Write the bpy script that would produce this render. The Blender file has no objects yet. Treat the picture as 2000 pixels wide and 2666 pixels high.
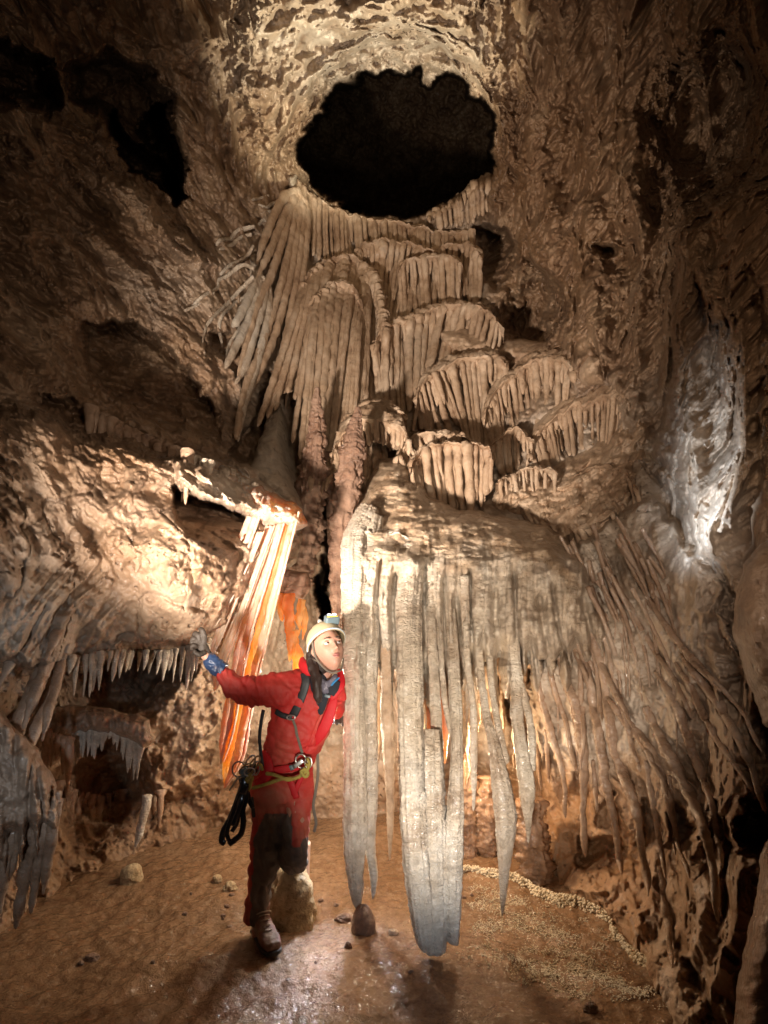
import bpy, math, random
import numpy as np
from mathutils import Vector, Matrix
random.seed(7); RNG = np.random.RandomState(11)
S = bpy.context.scene
COL = S.collection
# ------------------------------------------------------------------ camera
F, HX, HY, CZ = 1333.0, 1000.0, 1690.0, 1.45
def P(px, py, Y):
    return Vector(((px-HX)/F*Y, Y, CZ-(py-HY)/F*Y))
cam = bpy.data.cameras.new('camera'); camo = bpy.data.objects.new('camera', cam); COL.objects.link(camo)
cam.sensor_fit = 'VERTICAL'; cam.sensor_height = 36; cam.sensor_width = 27
cam.lens = 36*F/2666.0; cam.shift_y = (HY-1333)/2666.0
cam.clip_start = 0.05; cam.clip_end = 200
camo.location = (0, 0, CZ); camo.rotation_euler = (math.radians(90), 0, 0)
S.camera = camo
# ------------------------------------------------------------------ world and light
w = bpy.data.worlds.new('World'); S.world = w; w.use_nodes = True
bg = w.node_tree.nodes['Background']; bg.inputs[0].default_value = (1.0, .72, .5, 1); bg.inputs[1].default_value = .018
S.view_settings.view_transform = 'Standard'; S.view_settings.look = 'None'
S.view_settings.exposure = 0.0; S.view_settings.gamma = 1
def lamp(kind, name, loc, target, energy, color, size=.03, spot=60, blend=.8):
    l = bpy.data.lights.new(name, kind); l.energy = energy; l.color = color
    if kind == 'AREA': l.size = size
    else: l.shadow_soft_size = size
    if kind == 'SPOT': l.spot_size = math.radians(spot); l.spot_blend = blend
    o = bpy.data.objects.new(name, l); COL.objects.link(o); o.location = loc
    o.rotation_euler = (Vector(target)-Vector(loc)).to_track_quat('-Z', 'Y').to_euler()
    return o
WARM = (1, .74, .5); NEUT = (1, .9, .78); COOL = (.74, .86, 1.0)
# caver's flash units round the chamber, with extra lamps added among them
lamp('SPOT', 'fill_flash', (-1.0, .9, 1.2), P(1020, 990, 4.6), 1350, (1, .86, .73), .08, 66, 1)
lamp('SPOT', 'added_upper_left_fill', (.3, .5, 1.7), P(360, 820, 3.6), 62, (1, .84, .70), .06, 58, 1)  # added fill for the upper left wall, which the main cone misses
lamp('SPOT', 'wall_flash', (.3, .2, 2.3), P(1050, 1100, 4.6), 70, (1, .74, .52), .15, 110, 1)
lamp('SPOT', 'column_flash', (.0, .5, .8), P(1190, 1880, 2.6), 330, (1, .90, .77), .08, 56, .9)
lamp('SPOT', 'low_flash', (.5, .5, .5), P(1130, 2230, 2.4), 80, (.66, .80, 1), .08, 36, 1)
lamp('SPOT', 'added_slope_fill', (.2, .3, 1.7), P(1640, 1650, 2.9), 55, (1, .86, .74), .06, 48, 1)  # added lamp that brightens the dim right-hand slope
lamp('SPOT', 'ceiling_flash', P(960, 640, 4.2), P(940, 60, 4.5), 330, (1, .95, .74), .04, 84, .35)
lamp('SPOT', 'right_flash', P(1440, 1500, 1.7), P(1850, 1260, 2.1), 85, COOL, .03, 50, .9)
lamp('SPOT', 'left_flash', P(760, 1800, 2.0), P(680, 1270, 3.0), 9, (1, .95, .88), .02, 70, 1)
lamp('SPOT', 'far_left_flash', (-.9, .8, 1.25), P(110, 1900, 2.4), 28, COOL, .02, 75, 1)
lamp('POINT', 'back_flash', P(1225, 1960, 3.25), (0, 0, 0), 24, (1, .74, .46), .05)
lamp('POINT', 'back_flash_left', P(790, 1800, 3.4), (0, 0, 0), 38, (1, .86, .64), .04)
lamp('SPOT', 'added_floor_sheen_light', P(912, 2080, 3.1), P(850, 2540, 2.2), 42, (.82, .90, 1), .03, 80, 1)  # added lamp hidden behind the column to make the sheen on the floor
lamp('SPOT', 'added_floor_sheen_light', P(915, 1950, 3.0), P(860, 2620, 2.1), 36, (.82, .90, 1), .03, 60, 1)  # second added sheen lamp, higher behind the same column

# ------------------------------------------------------------------ noise
_perm = np.random.RandomState(3).permutation(256).astype(np.int32); _perm = np.concatenate([_perm, _perm])
_grad = np.random.RandomState(4).normal(size=(256, 3)).astype(np.float32); _grad /= np.linalg.norm(_grad, axis=1)[:, None]
def pn(x, y, z):
    x = np.asarray(x, np.float32); y = np.asarray(y, np.float32)+0*x; z = np.asarray(z, np.float32)+0*x
    xi = np.floor(x).astype(np.int32); yi = np.floor(y).astype(np.int32); zi = np.floor(z).astype(np.int32)
    xf, yf, zf = x-xi, y-yi, z-zi
    u, v, t = [a*a*a*(a*(a*6-15)+10) for a in (xf, yf, zf)]
    def g(i, j, k):
        h = _perm[(_perm[(_perm[(xi+i) & 255]+yi+j) & 255]+zi+k) & 255]
        G = _grad[h]
        return G[..., 0]*(xf-i)+G[..., 1]*(yf-j)+G[..., 2]*(zf-k)
    x00 = g(0,0,0)*(1-u)+g(1,0,0)*u; x10 = g(0,1,0)*(1-u)+g(1,1,0)*u
    x01 = g(0,0,1)*(1-u)+g(1,0,1)*u; x11 = g(0,1,1)*(1-u)+g(1,1,1)*u
    return 1.5*((x00*(1-v)+x10*v)*(1-t)+(x01*(1-v)+x11*v)*t)
def fbm(x, y, z, o=4, gain=.5):
    s = 0; a = 1.0
    for i in range(o):
        s = s+a*pn(x, y, z); x = x*2.03+7.1; y = y*2.03+3.3; z = z*2.03+1.7; a *= gain
    return s
def sst(a, b, x):
    t = np.clip((x-a)/(b-a), 0, 1); return t*t*(3-2*t)
def sdpoly(X, Y, poly):
    d = np.full(X.shape, 1e9, np.float32); ins = np.zeros(X.shape, bool)
    n = len(poly)
    for i in range(n):
        ax, ay = poly[i]; bx, by = poly[(i+1) % n]
        ex, ey = bx-ax, by-ay
        t = np.clip(((X-ax)*ex+(Y-ay)*ey)/(ex*ex+ey*ey+1e-9), 0, 1)
        d = np.minimum(d, (X-ax-t*ex)**2+(Y-ay-t*ey)**2)
        c = ((ay > Y) != (by > Y))
        xi = ax+(Y-ay)*ex/(ey if abs(ey) > 1e-9 else 1e-9)
        ins ^= (c & (X < xi))
    d = np.sqrt(d); return np.where(ins, -d, d)
def sdline(X, Y, pts):
    d = np.full(X.shape, 1e9, np.float32)
    for (ax, ay), (bx, by) in zip(pts[:-1], pts[1:]):
        ex, ey = bx-ax, by-ay
        t = np.clip(((X-ax)*ex+(Y-ay)*ey)/(ex*ex+ey*ey+1e-9), 0, 1)
        d = np.minimum(d, (X-ax-t*ex)**2+(Y-ay-t*ey)**2)
    return np.sqrt(d)

# ------------------------------------------------------------------ base shape of the chamber (distance of the rock, smooth)
CP = """-1600 -1200 1.6;-1600 300 1.3;-1600 1500 1.1;-1600 3000 1.05;500 -1200 2.6;1500 -1200 2.6;3600 -1200 1.5;3600 300 1.1;3600 1500 .95;3600 3000 .9;
-500 -300 2.6;-500 700 2.2;-500 1500 1.9;-500 2300 1.85;2500 -300 2.2;2500 700 1.5;2500 1500 1.25;2500 2300 1.3;300 -400 3.4;1000 -400 3.5;1700 -400 3.0;
500 3200 3.0;1000 3200 3.2;1500 3200 2.4;-500 3200 1.8;2500 3200 1.1;
0 0 3.3;0 400 3.3;0 800 2.9;0 1150 2.6;0 1500 2.35;0 1900 2.5;0 2440 2.6;150 2350 3.1;300 2290 3.4;500 2230 3.85;700 2190 4.25;900 2170 4.3;1100 2170 4.35;1250 2190 4.15;1350 2260 3.6;1500 2350 3.05;1650 2450 2.6;1760 2600 2.15;1900 2600 1.9;2000 2300 1.75;
250 1800 3.3;250 2050 3.6;450 2000 3.7;650 2000 4.1;850 2000 4.3;1100 1950 4.2;1300 2000 3.9;1450 2050 3.4;1600 2100 3.0;1800 2100 2.4;
250 300 4.0;250 700 3.7;500 300 4.4;450 600 4.3;550 100 4.2;300 1000 3.4;450 1250 3.2;250 1400 2.95;500 1550 3.1;650 1450 3.4;650 1700 3.9;760 1400 3.8;850 1500 4.7;850 1800 4.6;
550 850 4.3;620 1050 4.3;650 700 4.9;700 450 5.4;760 560 5.7;600 450 4.9;800 100 4.6;1000 0 4.3;1000 150 4.9;1250 150 4.7;1400 0 4.1;700 900 5.0;700 1200 4.3;850 1200 4.7;850 800 5.6;
950 620 6.1;1200 620 6.0;1200 760 5.6;1000 900 5.2;1150 1050 4.8;1000 1200 4.5;1150 1300 4.2;1050 1450 3.7;1250 1450 3.6;1100 1700 3.8;1300 1750 3.5;1300 1100 4.6;
1300 400 5.3;1350 650 5.2;1400 900 4.8;1500 300 4.4;1500 600 4.5;1550 900 4.1;1450 1150 4.2;1600 1150 3.7;1400 1350 3.8;1550 1400 3.3;1450 1600 3.4;1600 1700 3.0;1750 1700 2.6;1700 1300 3.0;1700 800 3.5;1700 300 3.7;1850 100 3.3;2000 300 2.8;1900 800 2.7;2000 1200 2.1;1900 1600 2.15;2000 1900 1.95;1700 0 3.6"""
CP = np.array([[float(v) for v in s.split()] for s in CP.replace('\n', '').split(';') if s.strip()])
_cx, _cy = CP[:, 0]/1000, CP[:, 1]/1000
def _k(r2): return r2*np.log(r2+1e-8)*.5
_A = _k((_cx[:, None]-_cx[None])**2+(_cy[:, None]-_cy[None])**2)+np.eye(len(CP))*2e-3
_n = len(CP); _M = np.zeros((_n+3, _n+3)); _M[:_n, :_n] = _A; _M[:_n, _n] = 1; _M[:_n, _n+1] = _cx; _M[:_n, _n+2] = _cy
_M[_n:, :_n] = _M[:_n, _n:].T
_W = np.linalg.solve(_M, np.concatenate([1/CP[:, 2], [0, 0, 0]]))
def baseD(px, py):
    X = np.asarray(px, float)/1000; Y = np.asarray(py, float)/1000
    s = _W[_n]+_W[_n+1]*X+_W[_n+2]*Y
    for i in range(_n):
        s = s+_W[i]*_k((X-_cx[i])**2+(Y-_cy[i])**2)
    return 1/np.clip(s, .12, 1.6)
def bD(px, py): return float(baseD(px, py))

# ------------------------------------------------------------------ mesh and object helpers
def mesh_np(name, V, Q, mat, parent=None, origin=None, smooth=True, attr=None):
    V = np.asarray(V, np.float32).reshape(-1, 3)
    if origin is not None: V = V-np.array(origin, np.float32)
    me = bpy.data.meshes.new(name)
    if isinstance(Q, np.ndarray):
        k = Q.shape[1]; me.vertices.add(len(V)); me.vertices.foreach_set('co', V.ravel())
        me.loops.add(Q.size); me.loops.foreach_set('vertex_index', Q.astype(np.int32).ravel())
        me.polygons.add(len(Q)); me.polygons.foreach_set('loop_start', np.arange(0, Q.size, k, dtype=np.int32))
        me.polygons.foreach_set('loop_total', np.full(len(Q), k, np.int32)); me.update(calc_edges=True)
    else:
        me.from_pydata([tuple(map(float, v)) for v in V], [], Q); me.update()
    me.validate()
    me.polygons.foreach_set('use_smooth', np.full(len(me.polygons), smooth, bool))
    if attr:
        for an, av in attr.items():
            a = me.attributes.new(an, 'FLOAT', 'POINT'); a.data.foreach_set('value', np.asarray(av, np.float32).ravel())
    me.materials.append(mat)
    o = bpy.data.objects.new(name, me); COL.objects.link(o)
    if origin is not None and parent is None: o.location = origin
    if parent is not None: o.parent = parent
    return o
def gridfaces(nu, nv, wrap=False):
    i = np.arange(nu-1)[:, None]; j = np.arange(nv if wrap else nv-1)[None]
    j2 = (j+1) % nv
    a = i*nv+j; b = i*nv+j2; c = (i+1)*nv+j2; d = (i+1)*nv+j
    return np.stack([a+0*b, b+0*a, c+0*a, d+0*b], -1).reshape(-1, 4)
def tag(o, label, cat, group=None, kind=None):
    if label: o['label'] = label
    if cat: o['category'] = cat
    if group: o['group'] = group
    if kind: o['kind'] = kind
    return o
def thing(name, label, cat, loc, group=None):
    o = bpy.data.objects.new(name, None); COL.objects.link(o); o.location = loc; o.empty_display_size = .1
    return tag(o, label, cat, group)
def struct(name, o): o['kind'] = 'structure'; return o
def cr(pts, n):
    """Catmull-Rom through rows of numbers, n samples"""
    p = np.array([list(q) for q in pts], float)
    if len(p) == 2: t = np.linspace(0, 1, n)[:, None]; return p[0]*(1-t)+p[1]*t
    p = np.vstack([2*p[0]-p[1], p, 2*p[-1]-p[-2]])
    T = np.linspace(0, len(p)-3-1e-6, n); i = T.astype(int); t = (T-i)[:, None]
    a, b, c, d = p[i], p[i+1], p[i+2], p[i+3]
    return .5*((2*b)+(-a+c)*t+(2*a-5*b+4*c-d)*t*t+(-a+3*b-3*c+d)*t**3)

# ------------------------------------------------------------------ materials
class NT:
    def __init__(s, name):
        s.m = bpy.data.materials.new(name); s.m.use_nodes = True; s.t = s.m.node_tree
        s.b = s.t.nodes['Principled BSDF']; s.out = s.t.nodes['Material Output']
    def n(s, ty, **kw):
        nd = s.t.nodes.new(ty)
        for k, v in kw.items(): setattr(nd, k, v)
        return nd
    def l(s, a, b): s.t.links.new(a, b)
    def mapped(s, scale):
        g = s.n('ShaderNodeNewGeometry'); m = s.n('ShaderNodeVectorMath', operation='MULTIPLY'); s.l(g.outputs['Position'], m.inputs[0]); m.inputs[1].default_value = scale
        return m.outputs[0]
    def noise(s, vec, scale, detail=5, rough=.6, dist=0):
        n = s.n('ShaderNodeTexNoise'); n.inputs['Scale'].default_value = scale; n.inputs['Detail'].default_value = detail
        n.inputs['Roughness'].default_value = rough; n.inputs['Distortion'].default_value = dist
        s.l(vec, n.inputs['Vector']); return n.outputs['Fac']
    def ramp(s, fac, stops):
        r = s.n('ShaderNodeValToRGB'); e = r.color_ramp.elements
        while len(e) < len(stops): e.new(.5)
        for el, (p, c) in zip(e, stops): el.position = p; el.color = (*c, 1) if len(c) == 3 else c
        s.l(fac, r.inputs[0]); return r.outputs[0]
    def mix(s, a, b, fac, mode='MIX'):
        m = s.n('ShaderNodeMix', data_type='RGBA', blend_type=mode)
        for i, v in ((6, a), (7, b)):
            if isinstance(v, tuple): m.inputs[i].default_value = (*v, 1)
            else: s.l(v, m.inputs[i])
        if isinstance(fac, (int, float)): m.inputs[0].default_value = fac
        else: s.l(fac, m.inputs[0])
        return m.outputs[2]
    def math(s, op, a, b=None):
        m = s.n('ShaderNodeMath', operation=op)
        for i, v in enumerate((a, b)):
            if v is None: continue
            if isinstance(v, (int, float)): m.inputs[i].default_value = v
            else: s.l(v, m.inputs[i])
        return m.outputs[0]
def g3(v): return (v, v, v)
def rockmat(name, dark=None, mid=None, pale=None, spot=None, tanattr=False, bdist=.02, rough=(.35, .75), bump=.6, scale=1.0, ripple=0, attr=False, trans=0, spec=.5, sss=0, wet=0.0):
    N = NT(name); pos = N.mapped((1, 1, 1))
    big = N.noise(pos, 1.6*scale, 6, .62, .6)
    c = N.ramp(big, [(.34, dark), (.49, mid), (.64, pale)])
    med = N.noise(pos, 9*scale, 6, .65, .3)
    c = N.mix(c, N.ramp(med, [(.3, tuple(x*.45 for x in dark)), (.5, mid), (.72, pale)]), .5)
    if attr:
        at = N.n('ShaderNodeAttribute', attribute_name='calcite')
        pc = N.ramp(N.noise(pos, 5, 5, .6), [(.3, (.36, .27, .19)), (.6, (.6, .5, .4)), (.75, (.66, .6, .53))])
        c = N.mix(c, pc, at.outputs['Fac'])
        at2 = N.n('ShaderNodeAttribute', attribute_name='clay')
        c = N.mix(c, (.30, .145, .055), N.math('MULTIPLY', at2.outputs['Fac'], .8))
        vo = N.n('ShaderNodeTexVoronoi', feature='F1'); vo.inputs['Scale'].default_value = 26
        wv = N.n('ShaderNodeVectorMath', operation='ADD'); nn = N.n('ShaderNodeTexNoise'); nn.inputs['Scale'].default_value = 14; nn.inputs['Detail'].default_value = 4
        N.l(pos, nn.inputs['Vector']); sc = N.n('ShaderNodeVectorMath', operation='SCALE'); sc.inputs[3].default_value = .06
        N.l(nn.outputs['Color'], sc.inputs[0]); N.l(pos, wv.inputs[0]); N.l(sc.outputs[0], wv.inputs[1]); N.l(wv.outputs[0], vo.inputs['Vector'])
        pits = N.ramp(vo.outputs['Distance'], [(.06, g3(1.0)), (.28, g3(0))])
        msk = N.ramp(N.noise(pos, 2.3, 4, .6), [(.48, g3(0)), (.6, g3(1))])
        pm = N.math('MULTIPLY', pits, msk)
        c = N.mix(c, (.05, .026, .013), N.math('MULTIPLY', pm, .8))
    if tanattr:
        ta = N.n('ShaderNodeAttribute', attribute_name='tan'); tc = N.ramp(med, [(.3, (.24, .135, .07)), (.5, (.45, .30, .18)), (.7, (.62, .47, .33))])
        c = N.mix(c, tc, ta.outputs['Fac'])
    if spot:
        sp = N.ramp(N.noise(pos, 22*scale, 4, .7), [(.56, g3(0)), (.68, g3(1))])
        c = N.mix(c, spot, N.math('MULTIPLY', sp, .65))
    N.l(c, N.b.inputs['Base Color'])
    rg = N.ramp(N.noise(pos, 3.5*scale, 4, .6), [(.38, g3(rough[0])), (.62, g3(rough[1]))])
    N.l(rg, N.b.inputs['Roughness']); N.b.inputs['Specular IOR Level'].default_value = spec
    fine = N.noise(pos, 70*scale, 6, .72)
    h = N.math('ADD', N.math('MULTIPLY', med, 1.6), N.math('MULTIPLY', fine, .55))
    h = N.math('ADD', h, N.math('MULTIPLY', N.noise(pos, 28*scale, 5, .65), .9))
    if ripple:
        rp = N.noise(N.mapped((24, 24, 44)), 1, 4, .7, 1.6)
        h = N.math('ADD', h, N.math('MULTIPLY', rp, ripple))
    if attr: h = N.math('SUBTRACT', h, N.math('MULTIPLY', pm, .8))
    b = N.n('ShaderNodeBump'); b.inputs['Strength'].default_value = bump; b.inputs['Distance'].default_value = bdist
    N.l(h, b.inputs['Height']); N.l(b.outputs[0], N.b.inputs['Normal'])
    if wet:
        N.b.inputs['Coat Weight'].default_value = wet; N.b.inputs['Coat Roughness'].default_value = .12
        b2 = N.n('ShaderNodeBump'); b2.inputs['Strength'].default_value = .8; b2.inputs['Distance'].default_value = .012
        N.l(N.noise(pos, 45, 3, .5), b2.inputs['Height']); N.l(b2.outputs[0], N.b.inputs['Coat Normal'])
    if sss:
        N.b.inputs['Subsurface Weight'].default_value = sss; N.b.inputs['Subsurface Radius'].default_value = (1, .5, .22); N.b.inputs['Subsurface Scale'].default_value = .03
    if trans:
        t = N.n('ShaderNodeBsdfTranslucent'); N.l(N.ramp(N.noise(N.mapped((9, 9, 2.2)), 1.3, 5, .6), [(.42, (.95, .33, .02)), (.53, (1.0, .52, .09)), (.62, (.9, .75, .55))]), t.inputs[0])
        mx = N.n('ShaderNodeMixShader'); mx.inputs[0].default_value = trans
        N.l(N.b.outputs[0], mx.inputs[1]); N.l(t.outputs[0], mx.inputs[2]); N.l(mx.outputs[0], N.out.inputs[0])
    return N.m
M = {}
M['wall'] = rockmat('cave_rock', (.075, .038, .020), (.21, .122, .066), (.40, .28, .18), rough=(.3, .75), bump=.8, bdist=.013, attr=True, wet=.12)
M['floor'] = None
M['flow'] = rockmat('tan_flowstone', (.27, .155, .09), (.47, .32, .205), (.64, .50, .37), rough=(.35, .6), bump=.5, ripple=1.4, scale=1.6, wet=.12)
M['white'] = rockmat('white_calcite', tanattr=True, dark=(.38, .24, .145), mid=(.70, .57, .43), pale=(.85, .77, .66), rough=(.25, .5), bump=.8, ripple=2.6, scale=1.4, wet=.35)
M['brown'] = rockmat('brown_dripstone', (.16, .075, .035), (.30, .165, .09), (.45, .29, .19), rough=(.2, .45), bump=.5, ripple=1.0, scale=1.8, wet=.6)
M['amber'] = rockmat('amber_drapery', (.42, .25, .13), (.58, .46, .34), (.70, .62, .52), rough=(.2, .4), bump=.45, ripple=.8, scale=1.8, trans=.38, wet=.5)
M['amberglow'] = rockmat('glowing_amber_calcite', (.60, .26, .07), (.72, .42, .16), (.8, .62, .4), rough=(.2, .4), bump=.45, scale=1.8, trans=.72, wet=.5)
M['pearl'] = rockmat('pale_lit_edge', (.50, .39, .28), (.64, .55, .45), (.72, .67, .61), rough=(.15, .35), bump=.5, trans=.35, wet=.6)  # pale tone paints the backlit rim on ribbon edges; also the ledge lip
M['stream'] = rockmat('wet_tan_flowstone', (.18, .10, .06), (.32, .20, .125), (.46, .34, .25), rough=(.2, .45), bump=.5, ripple=1.0, scale=1.8, wet=.5)
M['red'] = rockmat('rusty_flowstone', (.12, .06, .035), (.22, .125, .08), (.32, .205, .14), rough=(.3, .6), bump=.6, ripple=2.2, scale=1.6)
M['boulder'] = rockmat('yellow_boulder', (.34, .22, .10), (.5, .36, .2), (.62, .5, .33), spot=(.10, .05, .025), rough=(.45, .8), bump=.8, scale=2)
M['popcorn'] = rockmat('calcite_popcorn', (.45, .34, .2), (.62, .5, .34), (.74, .64, .5), rough=(.4, .6), bump=.2)

# ------------------------------------------------------------------ cave wall: one sheet of rock with hollows, ledges and flow ridges
def axis(lo, a, b, hi, fine, g=1.07):
    mid = np.arange(a, b+fine, fine); out = []; st = fine; x = b
    while x < hi: st = min(st*g, 60); x += st; out.append(x)
    left = []; st = fine; x = a
    while x > lo: st = min(st*g, 60); x -= st; left.append(x)
    return np.array(left[::-1]+list(mid)+out, np.float32)
def fan(X, Y, c, f, seed, fr=.0012):
    dx = X-c[0]; dy = Y-c[1]; th = np.arctan2(dx, np.maximum(dy, 60)); r = np.hypot(dx, dy)
    wob = pn(X*.006, Y*.006, seed)*.03
    n = pn((th+wob)*f, r*fr, seed+.5)+.5*pn((th+wob)*f*2.1, r*fr*1.6, seed+3.5)
    return n
HOLLOWS = [  # polygon, edge softness, extra depth
 ([(780,440),(792,350),(830,300),(858,250),(905,228),(935,205),(1000,192),(1050,198),(1075,182),(1092,222),(1122,224),(1140,206),(1178,190),(1212,208),(1226,262),(1262,284),(1285,320),(1292,420),(1262,500),(1180,525),(1060,560),(960,560),(870,525),(805,480)], 9, 15),
 ([(185,180),(262,150),(372,190),(432,262),(442,332),(402,400),(420,452),(350,400),(250,290),(200,265)], 26, 1.7),
 ([(-90,100),(60,130),(120,180),(150,250),(128,292),(40,262),(-90,250)], 30, 1.6),
 ([(290,300),(350,362),(410,420),(492,512),(470,532),(400,490),(340,430),(290,350)], 8, 3),
 ([(430,270),(452,380),(480,500),(470,520),(400,420),(380,330)], 14, 2.5),
 ([(215,830),(330,842),(452,900),(478,960),(560,1060),(610,1190),(450,1110),(300,1040),(225,960)], 9, .95),
 ([(1335,790),(1390,700),(1440,760),(1440,860),(1392,905),(1330,892),(1312,835)], 34, .9),
 ([(1540,650),(1640,640),(1700,690),(1660,760),(1580,720)], 26, .3),
 ([(1720,300),(1762,200),(1900,120),(1965,210),(1910,420),(1765,570),(1722,480)], 80, 1.1),
 ([(1250,600),(1350,640),(1340,740),(1290,780),(1255,700)], 20, 1.2),
 ([(455,1275),(560,1300),(645,1350),(652,1400),(560,1445),(480,1385)], 8, .6),
 ([(130,1745),(400,1700),(500,1760),(400,1850),(340,1900),(130,1880)], 22, .5),
 ([(-80,1960),(120,1980),(330,2000),(330,2080),(250,2240),(-80,2360)], 40, .22),
 ([(830,1270),(868,1230),(852,1500),(850,1640),(822,1640),(826,1440)], 7, 1.6),
 ([(600,1200),(640,1120),(700,1010),(720,960),(725,1060),(690,1150),(640,1230)], 12, .5),
 ([(95,1020),(260,1100),(340,1140),(310,1190),(200,1140),(110,1060)], 12, .14),
 ([(540,860),(600,880),(590,935),(535,930)], 14, .5),
 ([(1500,2190),(1620,2200),(1700,2290),(1620,2300),(1510,2260)], 14, .3)]
BULGES = [  # polygon, edge softness, how far it stands forward
 ([(-400,1130),(100,1060),(240,1130),(350,1160),(520,1195),(640,1240),(780,1322),(770,1430),(690,1560),(600,1660),(480,1700),(350,1700),(160,1735),(-400,1690)], 30, .55),
 ([(520,1180),(640,1235),(785,1325),(780,1390),(660,1340),(560,1290),(460,1262),(440,1200)], 14, .26),
 ([(355,1850),(470,1730),(590,1690),(575,1900),(470,2040),(405,2095),(385,2060),(340,1990)], 20, .34),
 ([(-100,180),(0,195),(150,310),(262,395),(335,500),(480,600),(560,700),(470,680),(330,560),(200,480),(-100,330)], 34, .32),
 ([(243,290),(262,300),(310,420),(400,530),(370,560),(300,500),(250,400)], 12, .16),
 ([(60,560),(250,600),(380,760),(480,880),(430,895),(330,835),(210,800),(100,720)], 50, .18),
 ([(1745,425),(1738,700),(1772,900),(1748,1100),(1750,1262),(1820,1400),(1885,1560),(1990,1800),(2700,2000),(2700,300),(1850,520)], 46, .42),
 ([(1745,425),(1800,415),(1840,560),(1850,740),(1880,800),(1850,820),(1790,720),(1740,600)], 22, .16),
 ([(640,0),(760,-100),(1250,-100),(1290,200),(1350,420),(1310,500),(1305,380),(1250,230),(1200,120),(1080,75),(960,95),(850,200),(790,330),(700,430),(650,330),(640,200)], 46, .34),
 ([(1560,960),(1600,1200),(1640,1400),(1700,1250),(1640,1000)], 40, .12),
 ([(1300,300),(1350,600),(1330,800),(1400,800),(1450,560),(1440,300)], 50, .18),
 ([(1480,520),(1500,700),(1440,1000),(1530,980),(1600,760),(1590,560)], 50, .16),
 ([(1400,1500),(1560,1380),(1700,1300),(1800,1430),(1900,1600),(2000,1820),(2050,2050),(1960,2080),(1900,2200),(1860,2090),(1820,2230),(1770,2090),(1730,2200),(1690,2080),(1650,2190),(1600,2060),(1560,2130),(1520,2010),(1480,2060),(1440,1950),(1400,1980),(1370,1850),(1380,1650)], 15, .26),
 ([(1480,2290),(1560,2330),(1650,2370),(1760,2500),(1900,2800),(1800,2800),(1600,2480),(1590,2400)], 26, .10),
]
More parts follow.
